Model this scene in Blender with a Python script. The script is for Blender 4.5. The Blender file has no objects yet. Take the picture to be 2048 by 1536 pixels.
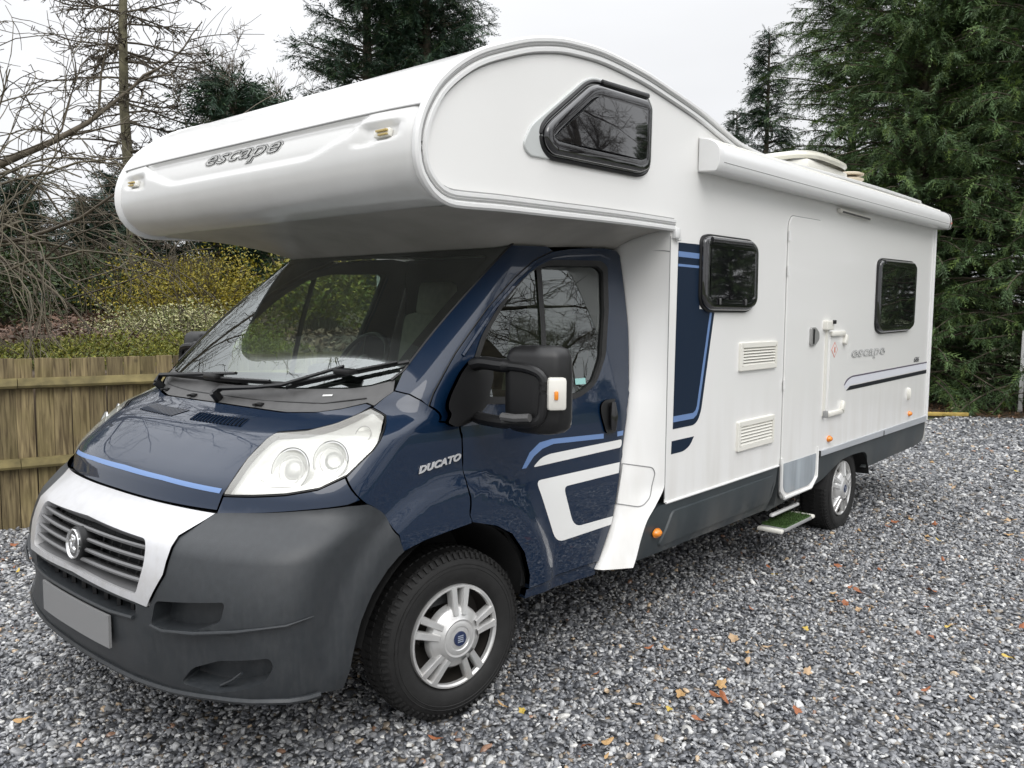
import bpy, bmesh, math, random
import numpy as np
from mathutils import Vector, Matrix
from mathutils.geometry import delaunay_2d_cdt
random.seed(7)
rng = np.random.default_rng(7)
SC = bpy.context.scene
COL = SC.collection
R = math.radians

# ------------------------------------------------------------------ camera
cam_d = bpy.data.cameras.new('camera')
cam_d.sensor_width = 36.0
cam_d.lens = 28.957
cam_d.clip_start = 0.05
cam_d.clip_end = 1500
cam = bpy.data.objects.new('camera', cam_d)
COL.objects.link(cam)
yaw, pitch, roll = 0.70853, -0.08741, 0.007758
f_ = Vector((math.cos(pitch)*math.cos(yaw), math.cos(pitch)*math.sin(yaw), math.sin(pitch)))
r_ = f_.cross(Vector((0, 0, 1))).normalized()
u_ = r_.cross(f_)
r2 = math.cos(roll)*r_ + math.sin(roll)*u_
u2 = -math.sin(roll)*r_ + math.cos(roll)*u_
cam.matrix_world = Matrix(((r2.x, u2.x, -f_.x, -1.3727), (r2.y, u2.y, -f_.y, -3.2526), (r2.z, u2.z, -f_.z, 1.6765), (0, 0, 0, 1)))
SC.camera = cam

# ------------------------------------------------------------------ overcast sky, soft sun, exposure
SUN_EL, SUN_AZ = 46.0, 236.0      # azimuth in degrees from +X towards +Y, the way the light comes from
w = bpy.data.worlds.new('World'); SC.world = w; w.use_nodes = True
nt = w.node_tree; nt.nodes.clear()
def wn(t, **k):
    n = nt.nodes.new(t)
    for a, b in k.items(): setattr(n, a, b)
    return n
wo = wn('ShaderNodeOutputWorld'); bg = wn('ShaderNodeBackground')
sky = wn('ShaderNodeTexSky'); sky.sky_type = 'NISHITA'; sky.sun_disc = False
sky.sun_elevation = R(SUN_EL); sky.sun_rotation = R(90-SUN_AZ)
sky.dust_density = 4.0; sky.air_density = 1.5
hsv = wn('ShaderNodeHueSaturation'); hsv.inputs['Saturation'].default_value = 0.12; hsv.inputs['Value'].default_value = 0.10
nt.links.new(sky.outputs[0], hsv.inputs['Color'])
tc = wn('ShaderNodeTexCoord'); sx = wn('ShaderNodeSeparateXYZ'); nt.links.new(tc.outputs['Generated'], sx.inputs[0])
ra = wn('ShaderNodeValToRGB'); nt.links.new(sx.outputs['Z'], ra.inputs[0])
cr = ra.color_ramp
cr.elements[0].position = 0.0; cr.elements[0].color = (0.69, 0.70, 0.722, 1)
cr.elements[1].position = 1.0; cr.elements[1].color = (2.45, 2.48, 2.55, 1)
e = cr.elements.new(0.36); e.color = (0.79, 0.80, 0.822, 1)
e = cr.elements.new(0.62); e.color = (1.60, 1.62, 1.665, 1)
noi = wn('ShaderNodeTexNoise'); noi.inputs['Scale'].default_value = 1.6; noi.inputs['Detail'].default_value = 4
mp = wn('ShaderNodeMapping'); mp.inputs['Scale'].default_value = (1, 1, 3); nt.links.new(tc.outputs['Generated'], mp.inputs[0]); nt.links.new(mp.outputs[0], noi.inputs['Vector'])
mr = wn('ShaderNodeMapRange'); mr.inputs['From Min'].default_value = 0.3; mr.inputs['From Max'].default_value = 0.7
mr.inputs['To Min'].default_value = 0.91; mr.inputs['To Max'].default_value = 1.06
nt.links.new(noi.outputs['Fac'], mr.inputs['Value'])
mul = wn('ShaderNodeVectorMath', operation='SCALE'); nt.links.new(ra.outputs[0], mul.inputs[0]); nt.links.new(mr.outputs[0], mul.inputs['Scale'])
mix = wn('ShaderNodeMix', data_type='RGBA'); mix.inputs['Factor'].default_value = 0.9
nt.links.new(hsv.outputs[0], mix.inputs[6]); nt.links.new(mul.outputs[0], mix.inputs[7])
nt.links.new(mix.outputs[2], bg.inputs['Color']); bg.inputs['Strength'].default_value = 1.0
nt.links.new(bg.outputs[0], wo.inputs[0])
sun_d = bpy.data.lights.new('sun', 'SUN'); sun_d.energy = 0.7; sun_d.angle = R(35); sun_d.color = (1.0, 0.97, 0.93)
sun = bpy.data.objects.new('sun', sun_d); COL.objects.link(sun)
sdir = Vector((math.cos(R(SUN_EL))*math.cos(R(SUN_AZ)), math.cos(R(SUN_EL))*math.sin(R(SUN_AZ)), math.sin(R(SUN_EL))))
sun.rotation_euler = sdir.to_track_quat('Z', 'Y').to_euler()
SC.view_settings.view_transform = 'Standard'; SC.view_settings.look = 'None'
SC.view_settings.gamma = 1.0; SC.view_settings.use_curve_mapping = False
SC.view_settings.exposure = 0.42

# ------------------------------------------------------------------ materials
MATS = {}
def mat(name, base=(.5, .5, .5), rough=.5, metal=0., coat=0., coat_rough=.03, ior=1.5, noise=None, bump=None, trans=0., spec=.5, attr=None, emit=None, extra=None):
    """noise=(scale,amount[,detail,stretch]) varies the base colour, bump=(scale,strength,dist), attr=name of a colour attribute that multiplies the base"""
    if name in MATS: return MATS[name]
    m = bpy.data.materials.new(name); m.use_nodes = True; MATS[name] = m
    t = m.node_tree; b = t.nodes['Principled BSDF']
    b.inputs['Base Color'].default_value = (*base, 1); b.inputs['Roughness'].default_value = rough
    b.inputs['Metallic'].default_value = metal; b.inputs['Coat Weight'].default_value = coat
    b.inputs['Coat Roughness'].default_value = coat_rough; b.inputs['IOR'].default_value = ior
    b.inputs['Transmission Weight'].default_value = trans
    b.inputs['Specular IOR Level'].default_value = spec
    tcn = t.nodes.new('ShaderNodeTexCoord'); src = None
    if noise:
        n = t.nodes.new('ShaderNodeTexNoise'); n.inputs['Scale'].default_value = noise[0]
        n.inputs['Detail'].default_value = noise[2] if len(noise) > 2 else 5
        v = tcn.outputs['Object']
        if len(noise) > 3:
            mpn = t.nodes.new('ShaderNodeMapping'); mpn.inputs['Scale'].default_value = noise[3]
            t.links.new(v, mpn.inputs[0]); v = mpn.outputs[0]
        t.links.new(v, n.inputs['Vector'])
        rm = t.nodes.new('ShaderNodeMapRange'); rm.inputs['From Min'].default_value = .3; rm.inputs['From Max'].default_value = .7
        rm.inputs['To Min'].default_value = 1-noise[1]; rm.inputs['To Max'].default_value = 1+noise[1]
        t.links.new(n.outputs['Fac'], rm.inputs['Value'])
        sc = t.nodes.new('ShaderNodeVectorMath'); sc.operation = 'SCALE'; sc.inputs[0].default_value = base
        t.links.new(rm.outputs[0], sc.inputs['Scale']); src = sc.outputs[0]
    if attr:
        a = t.nodes.new('ShaderNodeAttribute'); a.attribute_name = attr
        mm = t.nodes.new('ShaderNodeVectorMath'); mm.operation = 'MULTIPLY'
        if src: t.links.new(src, mm.inputs[0])
        else: mm.inputs[0].default_value = base
        t.links.new(a.outputs['Color'], mm.inputs[1]); src = mm.outputs[0]
    if src: t.links.new(src, b.inputs['Base Color'])
    if bump:
        n = t.nodes.new('ShaderNodeTexNoise'); n.inputs['Scale'].default_value = bump[0]; n.inputs['Detail'].default_value = 4
        t.links.new(tcn.outputs['Object'], n.inputs['Vector'])
        bn = t.nodes.new('ShaderNodeBump'); bn.inputs['Strength'].default_value = bump[1]; bn.inputs['Distance'].default_value = bump[2]
        t.links.new(n.outputs['Fac'], bn.inputs['Height']); t.links.new(bn.outputs[0], b.inputs['Normal'])
    if emit:
        b.inputs['Emission Color'].default_value = (*emit[0], 1); b.inputs['Emission Strength'].default_value = emit[1]
    if extra: extra(t, b, tcn)
    return m

def dirt(col, amount, zlo, zhi, scale=7., stretch=(1, 1, .12)):
    """road film: streaky dirt that is stronger between the heights zlo (most) and zhi (none)"""
    def fx(t, b, tcn):
        n = t.nodes.new('ShaderNodeTexNoise'); n.inputs['Scale'].default_value = scale; n.inputs['Detail'].default_value = 6
        mp_ = t.nodes.new('ShaderNodeMapping'); mp_.inputs['Scale'].default_value = stretch
        t.links.new(tcn.outputs['Object'], mp_.inputs[0]); t.links.new(mp_.outputs[0], n.inputs['Vector'])
        s = t.nodes.new('ShaderNodeSeparateXYZ'); t.links.new(tcn.outputs['Object'], s.inputs[0])
        h = t.nodes.new('ShaderNodeMapRange'); h.inputs['From Min'].default_value = zhi; h.inputs['From Max'].default_value = zlo
        t.links.new(s.outputs['Z'], h.inputs['Value'])
        k = t.nodes.new('ShaderNodeMapRange'); k.inputs['From Min'].default_value = .42; k.inputs['From Max'].default_value = .72
        k.inputs['To Max'].default_value = amount; t.links.new(n.outputs['Fac'], k.inputs['Value'])
        mu = t.nodes.new('ShaderNodeMath'); mu.operation = 'MULTIPLY'; t.links.new(k.outputs[0], mu.inputs[0]); t.links.new(h.outputs[0], mu.inputs[1])
        mx = t.nodes.new('ShaderNodeMix'); mx.data_type = 'RGBA'
        if b.inputs['Base Color'].links: t.links.new(b.inputs['Base Color'].links[0].from_socket, mx.inputs[6])
        else: mx.inputs[6].default_value = b.inputs['Base Color'].default_value
        mx.inputs[7].default_value = (*col, 1); t.links.new(mu.outputs[0], mx.inputs[0]); t.links.new(mx.outputs[2], b.inputs['Base Color'])
        ro = t.nodes.new('ShaderNodeMapRange'); ro.inputs['To Min'].default_value = b.inputs['Roughness'].default_value; ro.inputs['To Max'].default_value = .75
        t.links.new(mu.outputs[0], ro.inputs['Value']); t.links.new(ro.outputs[0], b.inputs['Roughness'])
    return fx
def wet(t, b, tcn):
    """beads and runs of rain on paint: fine relief in the clear coat and the base"""
    vo = t.nodes.new('ShaderNodeTexVoronoi'); vo.inputs['Scale'].default_value = 120
    t.links.new(tcn.outputs['Object'], vo.inputs['Vector'])
    rp = t.nodes.new('ShaderNodeMapRange'); rp.inputs['From Min'].default_value = .0; rp.inputs['From Max'].default_value = .32
    rp.inputs['To Min'].default_value = 1; rp.inputs['To Max'].default_value = 0; t.links.new(vo.outputs['Distance'], rp.inputs['Value'])
    n = t.nodes.new('ShaderNodeTexNoise'); n.inputs['Scale'].default_value = 9; t.links.new(tcn.outputs['Object'], n.inputs['Vector'])
    th = t.nodes.new('ShaderNodeMapRange'); th.inputs['From Min'].default_value = .5; th.inputs['From Max'].default_value = .62; t.links.new(n.outputs['Fac'], th.inputs['Value'])
    mu = t.nodes.new('ShaderNodeMath'); mu.operation = 'MULTIPLY'; t.links.new(rp.outputs[0], mu.inputs[0]); t.links.new(th.outputs[0], mu.inputs[1])
    bn = t.nodes.new('ShaderNodeBump'); bn.inputs['Strength'].default_value = .10; bn.inputs['Distance'].default_value = .001
    t.links.new(mu.outputs[0], bn.inputs['Height']); t.links.new(bn.outputs[0], b.inputs['Normal']); t.links.new(bn.outputs[0], b.inputs['Coat Normal'])

def glass(name, tint=(.6, .7, .66), ior=1.6, rough=.0, haze=0.0, hazecol=(.8, .8, .78)):
    if name in MATS: return MATS[name]
    m = bpy.data.materials.new(name); m.use_nodes = True; MATS[name] = m
    t = m.node_tree; t.nodes.clear()
    o = t.nodes.new('ShaderNodeOutputMaterial'); tr = t.nodes.new('ShaderNodeBsdfTransparent'); gl = t.nodes.new('ShaderNodeBsdfGlossy')
    tr.inputs[0].default_value = (*tint, 1); gl.inputs['Roughness'].default_value = rough; gl.inputs[0].default_value = (.95, 1, .99, 1)
    fr = t.nodes.new('ShaderNodeFresnel'); fr.inputs['IOR'].default_value = ior
    mx = t.nodes.new('ShaderNodeMixShader'); t.links.new(fr.outputs[0], mx.inputs[0])
    if haze:
        df = t.nodes.new('ShaderNodeBsdfDiffuse'); df.inputs[0].default_value = (*hazecol, 1)
        m2 = t.nodes.new('ShaderNodeMixShader'); m2.inputs[0].default_value = haze
        t.links.new(tr.outputs[0], m2.inputs[1]); t.links.new(df.outputs[0], m2.inputs[2]); t.links.new(m2.outputs[0], mx.inputs[1])
    else: t.links.new(tr.outputs[0], mx.inputs[1])
    t.links.new(gl.outputs[0], mx.inputs[2]); t.links.new(mx.outputs[0], o.inputs[0])
    return m

def coat_ior(v): return lambda t, b, c: setattr(b.inputs['Coat IOR'], 'default_value', v)
NAVY = mat('navy_paint', (.0006, .0112, .0345), .5, metal=.0, coat=1.0, coat_rough=.015, ior=1.5, spec=.15, extra=lambda t, b, c: (dirt((.06, .06, .06), .15, .35, .7)(t, b, c), wet(t, b, c), coat_ior(1.5)(t, b, c)))
WHITE = mat('white_gelcoat', (.82, .815, .795), .28, coat=.5, coat_rough=.08, extra=dirt((.50, .47, .40), .40, .6, 1.3, 8))
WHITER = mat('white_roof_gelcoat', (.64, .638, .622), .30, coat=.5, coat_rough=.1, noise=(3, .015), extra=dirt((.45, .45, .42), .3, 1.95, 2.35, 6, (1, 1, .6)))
UNDERW = mat('shaded_underside_gelcoat', (.40, .385, .355), .35, noise=(3, .12), extra=dirt((.22, .21, .18), .5, 1.9, 2.2, 5, (1, 1, 1)))  # gelcoat toned down: shade under the luton put into the colour, dims windscreen reflection
CREAM = mat('cream_plastic', (.76, .745, .68), .4)
ALU = mat('white_edge_trim', (.74, .74, .73), .3, coat=.3)
GROOVE = mat('grey_seal', (.30, .30, .295), .6)
GREYP = mat('grey_bumper_plastic', (.025, .0285, .032), .42, noise=(40, .10), bump=(420, .22, .0015), extra=dirt((.10, .098, .095), .13, .45, 1.05, 60, (1, 1, .25)))
SLATM = mat('grille_slat_grey', (.13, .13, .132), .38)
GREYL = mat('grey_cowl_plastic', (.085, .084, .083), .5, noise=(25, .1), bump=(700, .08, .001))
SKIRT = mat('grey_skirt', (.030, .039, .044), .42, noise=(6, .15, 4, (1, 1, .3)), extra=dirt((.22, .21, .19), .45, .38, .68, 4))
SILVER = mat('silver_paint', (.60, .60, .61), .33, metal=.35, coat=.4, noise=(14, .03), extra=dirt((.36, .34, .30), .5, .4, 1.2, 22, (1, 1, 1)))
TRIMSIL = mat('silver_wheel_trim', (.66, .66, .65), .3, metal=.55, coat=.3, noise=(20, .06), extra=dirt((.25, .19, .13), .3, .05, .7, 14, (1, 1, 1)))
BLACKP = mat('black_plastic', (.006, .006, .0065), .42, bump=(500, .06, .001))
BLACKG = mat('black_gloss', (.008, .008, .009), .12, coat=.6)
RUBBER = mat('rubber', (.016, .016, .016), .72, noise=(30, .25), bump=(160, .15, .002))
TYREM = mat('tyre_rubber', (.011, .0108, .0105), .7, noise=(24, .3), bump=(220, .2, .002))
DARK = mat('dark_interior', (.012, .013, .014), .7)
DASH = mat('dashboard_plastic', (.030, .031, .033), .6)
CHROME = mat('chrome', (.82, .82, .82), .1, metal=1.)
SEATM = mat('beige_seat_cloth', (.55, .52, .43), .9, noise=(30, .1))
LBLUE = mat('light_blue_vinyl', (.14, .235, .45), .4)
NAVYV = mat('navy_vinyl', (.004, .014, .034), .5, spec=.25)
WVINYL = mat('white_vinyl', (.78, .78, .76), .35, coat=.3)
SVINYL = mat('silver_vinyl', (.68, .69, .74), .4)
INK = mat('dark_print', (.045, .045, .05), .5)
GINK = mat('grey_print', (.30, .30, .31), .5)
AMBER = mat('amber_lens', (.80, .25, .015), .2, coat=.6)
PLATE = mat('plain_grey_plate', (.215, .215, .215), .5)
ACRYL = mat('smoked_acrylic', (.006, .006, .0075), .04, coat=1.0, coat_rough=.01, ior=1.6)
WSGLASS = glass('windscreen_glass', (.90, .98, .93), 2.6)
SGLASS = glass('side_glass', (.82, .92, .84), 2.2)
FGLASS = glass('clear_side_glass', (.50, .66, .56), 1.45)
LENS = glass('headlamp_lens', (.96, .96, .94), 1.45, haze=.26, hazecol=(.94, .92, .86))
REFL = mat('headlamp_reflector', (.86, .86, .84), .25, metal=.45, bump=(28, .25, .006))
CLEARL = glass('clear_lens', (.95, .95, .95), 1.5)
UNDER = mat('underbody_black', (.010, .010, .010), .8)

# ------------------------------------------------------------------ mesh helpers
def mesh_obj(name, verts, faces, m, parent=None, smooth=True, sharp=None, normals=None, attr=None):
    me = bpy.data.meshes.new(name)
    me.from_pydata([tuple(v) for v in verts] if not isinstance(verts, np.ndarray) else verts.tolist(), [], faces if not isinstance(faces, np.ndarray) else faces.tolist())
    if m: me.materials.append(m)
    me.update()
    if smooth: me.polygons.foreach_set('use_smooth', [True]*len(me.polygons))
    if sharp is not None and smooth: me.set_sharp_from_angle(angle=R(sharp))
    if attr is not None:
        a = me.color_attributes.new('tint', 'FLOAT_COLOR', 'POINT')
        c = np.ones((len(me.vertices), 4), np.float32); c[:, :3] = attr
        a.data.foreach_set('color', c.ravel())
    if normals is not None: me.normals_split_custom_set_from_vertices(normals.tolist())
    o = bpy.data.objects.new(name, me); COL.objects.link(o)
    if parent: o.parent = parent
    return o
def fast_mesh(name, V, F, m, parent=None, smooth=False, tint=None):
    """V (n,3), F (k,c) with the same corner count: quick path for foliage and branches"""
    me = bpy.data.meshes.new(name)
    n, k, c = len(V), len(F), F.shape[1]
    me.vertices.add(n); me.vertices.foreach_set('co', np.ascontiguousarray(V, np.float32).ravel())
    me.loops.add(k*c); me.loops.foreach_set('vertex_index', np.ascontiguousarray(F, np.int32).ravel())
    me.polygons.add(k); me.polygons.foreach_set('loop_start', np.arange(0, k*c, c, dtype=np.int32))
    me.update(calc_edges=True)
    if smooth: me.polygons.foreach_set('use_smooth', np.ones(k, bool))
    if tint is not None:
        a = me.color_attributes.new('tint', 'FLOAT_COLOR', 'POINT')
        cc = np.ones((n, 4), np.float32); cc[:, :3] = tint
        a.data.foreach_set('color', cc.ravel())
    me.materials.append(m)
    o = bpy.data.objects.new(name, me); COL.objects.link(o)
    if parent: o.parent = parent
    return o
class MB:
    def __init__(s): s.v = []; s.f = []
    def add(s, V, F):
        b = len(s.v); s.v += [tuple(map(float, p)) for p in V]; s.f += [tuple(int(i)+b for i in q) for q in F]; return s
    def box(s, c, d, rot=None, bev=0.0):
        x, y, z = d[0]/2, d[1]/2, d[2]/2
        bm = bmesh.new(); bmesh.ops.create_cube(bm, size=1.0)
        for v in bm.verts: v.co = Vector((v.co.x*d[0], v.co.y*d[1], v.co.z*d[2]))
        if bev: bmesh.ops.bevel(bm, geom=bm.edges[:], offset=bev, segments=2, affect='EDGES', profile=.5)
        bm.verts.index_update()
        M = Matrix.Translation(Vector(c)) @ (rot.to_4x4() if rot is not None else Matrix.Identity(4))
        s.add([M @ v.co for v in bm.verts], [[v.index for v in f.verts] for f in bm.faces]); bm.free(); return s
    def tube(s, path, r, n=8, caps=True, flat=1.0, up=(0, 0, 1)):
        P = [Vector(p) for p in path]; rs = r if hasattr(r, '__len__') else [r]*len(P)
        V = []; F = []; upv = Vector(up)
        for i, p in enumerate(P):
            t = (P[min(i+1, len(P)-1)]-P[max(i-1, 0)]).normalized()
            a = t.cross(upv)
            if a.length < 1e-3: a = t.cross(Vector((1, 0, .1)))
            a.normalize(); b = a.cross(t)
            for k in range(n):
                q = 2*math.pi*k/n
                V.append(p+a*math.cos(q)*rs[i]*flat+b*math.sin(q)*rs[i])
        for i in range(len(P)-1):
            for k in range(n):
                F.append((i*n+k, i*n+(k+1) % n, (i+1)*n+(k+1) % n, (i+1)*n+k))
        if caps: F.append(tuple(range(n))[::-1]); F.append(tuple((len(P)-1)*n+k for k in range(n)))
        s.add(V, F); return s
    def lathe(s, prof, M, n=48, close=False):
        """prof: (axial, radius); the axis is local Z of the matrix M"""
        V = []; F = []
        for (a, r) in prof:
            for k in range(n):
                q = 2*math.pi*k/n; V.append(M @ Vector((r*math.cos(q), r*math.sin(q), a)))
        m = len(prof)
        for i in range(m-1 if not close else m):
            j = (i+1) % m
            for k in range(n): F.append((i*n+k, i*n+(k+1) % n, j*n+(k+1) % n, j*n+k))
        s.add(V, F); return s
    def grid(s, P, closed_v=False):
        a, b = len(P), len(P[0])
        V = [q for row in P for q in row]; F = []
        for i in range(a-1):
            for j in range(b-1 if not closed_v else b):
                k = (j+1) % b
                F.append((i*b+j, i*b+k, (i+1)*b+k, (i+1)*b+j))
        s.add(V, F); return s
    def obj(s, name, m, parent=None, smooth=True, sharp=35): return mesh_obj(name, s.v, s.f, m, parent, smooth, sharp)

def pchip(xk, yk, x):
    xk = np.asarray(xk, float); yk = np.asarray(yk, float); x = np.asarray(x, float); h = np.diff(xk); d = np.diff(yk)/h
    m = np.zeros_like(yk)
    for i in range(1, len(yk)-1):
        if d[i-1]*d[i] > 0:
            w1 = 2*h[i]+h[i-1]; w2 = h[i]+2*h[i-1]; m[i] = (w1+w2)/(w1/d[i-1]+w2/d[i])
    m[0] = d[0]; m[-1] = d[-1]
    i = np.clip(np.searchsorted(xk, x)-1, 0, len(xk)-2); t = np.clip((x-xk[i])/h[i], 0, 1)
    return (2*t**3-3*t**2+1)*yk[i]+(t**3-2*t**2+t)*h[i]*m[i]+(-2*t**3+3*t**2)*yk[i+1]+(t**3-t**2)*h[i]*m[i+1]
def smooth_path(P, n, closed=False):
    """resample a polyline as a smooth curve through its points"""
    P = np.asarray(P, float); s = np.concatenate([[0], np.cumsum(np.linalg.norm(np.diff(P, axis=0), axis=1))])
    q = np.linspace(0, s[-1], n); return np.stack([pchip(s, P[:, i], q) for i in range(P.shape[1])], 1)
def sstep(a, b, x): t = np.clip((x-a)/(b-a), 0, 1); return t*t*(3-2*t)

# cab skin: horizontal slices (front reach, corner depth, half width) by height; s = girth from the centre line
KZ = [.2, .45, .65, .85, .97, 1.04, 1.14, 1.22, 1.285, 1.36, 1.55, 1.8, 2.0, 2.2]
KX0 = [-.03, -.115, -.13, -.090, .035, .062, .168, .290, .470, .545, .743, 1.035, 1.294, 1.615]
KL = [.32, .32, .35, .40, .46, .46, .44, .40, .36, .33, .31, .28, .25, .23]
KH = [.985, 1.012, 1.014, 1.01, 1.0, .998, .995, .99, .98, .968, .938, .88, .825, .77]
KN = [2.4]*9+[2.6]*5
TT = np.linspace(0, np.pi/2, 160)
def slice_tab(z):
    z = np.atleast_1d(z); x0, L, hw, n = [pchip(KZ, k, z)[:, None] for k in (KX0, KL, KH, KN)]
    y = hw*np.sin(TT)[None]**(2/n); x = x0+L-L*np.cos(TT)[None]
    s = np.concatenate([np.zeros((len(z), 1)), np.cumsum(np.hypot(np.diff(x), np.diff(y)), 1)], 1)
    return x, y, s, (x0+L)[:, 0], hw[:, 0]
def flare(x, z):
    d = np.hypot(x-.91, z-.39)
    return .026*sstep(.66, .57, d)*sstep(.30, .45, z)
def skin(s, z):
    s = np.atleast_1d(np.asarray(s, float)); z = np.atleast_1d(np.asarray(z, float)); x, y, ss, xe, hw = slice_tab(z); a = np.abs(s)
    X = np.empty_like(a); Y = np.empty_like(a)
    for i in range(len(a)):
        if a[i] > ss[i, -1]: X[i] = xe[i]+a[i]-ss[i, -1]; Y[i] = hw[i]
        else: X[i] = np.interp(a[i], ss[i], x[i]); Y[i] = np.interp(a[i], ss[i], y[i])
    Y = Y+flare(X, z)*sstep(.5, .8, Y)
    return np.stack([X, -np.sign(s)*Y, z], 1)
def skin_n(s, z, e=.012):
    s = np.atleast_1d(np.asarray(s, float)); z = np.atleast_1d(np.asarray(z, float))
    du = skin(s+e, z)-skin(s-e, z); dv = skin(s, z+e)-skin(s, z-e)
    n = np.cross(du, dv); n /= np.linalg.norm(n, axis=1)[:, None]+1e-12
    c = skin(s, z)-np.array([1.6, 0, .9]); flip = np.sum(n*c, 1) < 0; n[flip] *= -1
    return n
def s_at(x, z):
    """girth coordinate of the near-side point of the skin at (x, z)"""
    X, Y, S, xe, hw = slice_tab(z)
    if x > xe[0]: return S[0, -1]+x-xe[0]
    return float(np.interp(x, X[0], S[0]))
def XZ(*pts): return [(s_at(x, z), z) for x, z in pts]
def XZd(pts, step=.04):
    """polyline given in (x,z), densified and turned into girth coordinates"""
    o = []
    for (a, b) in zip(pts[:-1], pts[1:]):
        n = max(1, int(math.hypot(b[0]-a[0], b[1]-a[1])/step))
        for i in range(n): o.append((a[0]+(b[0]-a[0])*i/n, a[1]+(b[1]-a[1])*i/n))
    o.append(pts[-1]); return XZ(*o)
def densify(P, step):
    P = np.asarray(P, float); o = []
    for i in range(len(P)):
        a, b = P[i], P[(i+1) % len(P)]; n = max(1, int(np.linalg.norm(b-a)/step))
        for k in range(n): o.append(a+(b-a)*k/n)
    return np.array(o)
def area2(P): x, y = P[:, 0], P[:, 1]; return np.sum(x*np.roll(y, -1)-np.roll(x, -1)*y)
def ccw(P): P = np.asarray(P, float); return P if area2(P) > 0 else P[::-1]
def inset(P, d):
    """move a counter-clockwise closed polyline inwards by d"""
    P = np.asarray(P, float); a = P-np.roll(P, 1, 0); b = np.roll(P, -1, 0)-P
    na = np.stack([-a[:, 1], a[:, 0]], 1); nb = np.stack([-b[:, 1], b[:, 0]], 1)
    na /= np.linalg.norm(na, axis=1)[:, None]+1e-12; nb /= np.linalg.norm(nb, axis=1)[:, None]+1e-12
    m = na+nb; l = np.sum(m*m, 1)[:, None]; m = np.where(l > .3, m*2/np.maximum(l, .3), na)
    return P+m*d
def fillet(P, r, n=5):
    P = np.asarray(P, float); o = []; rr = r if hasattr(r, '__len__') else [r]*len(P)
    for i in range(len(P)):
        a, p, b = P[i-1], P[i], P[(i+1) % len(P)]; u = a-p; v = b-p; lu, lv = np.linalg.norm(u), np.linalg.norm(v); q = min(rr[i], lu*.48, lv*.48)
        if q < 1e-5: o.append(p); continue
        A = p+u/lu*q; B = p+v/lv*q
        for k in range(n+1):
            t = k/n; o.append((1-t)**2*A+2*t*(1-t)*p+t*t*B)
    return np.array(o)
def pip(P, Q):
    x, y = Q[:, 0], Q[:, 1]; c = np.zeros(len(Q), bool)
    for i in range(len(P)):
        x1, y1 = P[i-1]; x2, y2 = P[i]
        k = (y1 > y) != (y2 > y)
        if y1 != y2: c ^= k & (x < (x2-x1)*(y-y1)/(y2-y1)+x1)
    return c
def tri_region(poly, holes, step):
    """triangulate a polygon with holes, with a regular cloud of inner points"""
    poly = ccw(densify(poly, step)); hs = [ccw(densify(h, step)) for h in holes]
    lo, hi = poly.min(0), poly.max(0)
    gx, gy = np.meshgrid(np.arange(lo[0]+step/2, hi[0], step), np.arange(lo[1]+step/2, hi[1], step))
    G = np.stack([gx.ravel(), gy.ravel()], 1); ins = pip(poly, G)
    for h in hs: ins &= ~pip(h, G)
    B = np.concatenate([poly]+hs)
    G = G[ins]
    if len(G):
        d = np.array([np.min(np.hypot(B[:, 0]-g[0], B[:, 1]-g[1])) for g in G]); G = G[d > step*.45]
    V = np.concatenate([B, G]) if len(G) else B
    E = []; o = 0; loops = []
    for L in [poly]+hs:
        n = len(L); E += [(o+i, o+(i+1) % n) for i in range(n)]; loops.append(list(range(o, o+n))); o += n
    v, e, f, ov, oe, of = delaunay_2d_cdt([Vector(p) for p in V], E, [], 0, 1e-6)
    v = np.array([tuple(p) for p in v]); f = np.array([list(t) for t in f])
    cen = v[f].mean(1); k = pip(poly, cen)
    for h in hs: k &= ~pip(h, cen)
    f = f[k]
    back = {}
    for i, src in enumerate(ov):
        for q in src: back[q] = i
    loops = [[back[i] for i in L] for L in loops]
    return v, f, loops
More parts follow.
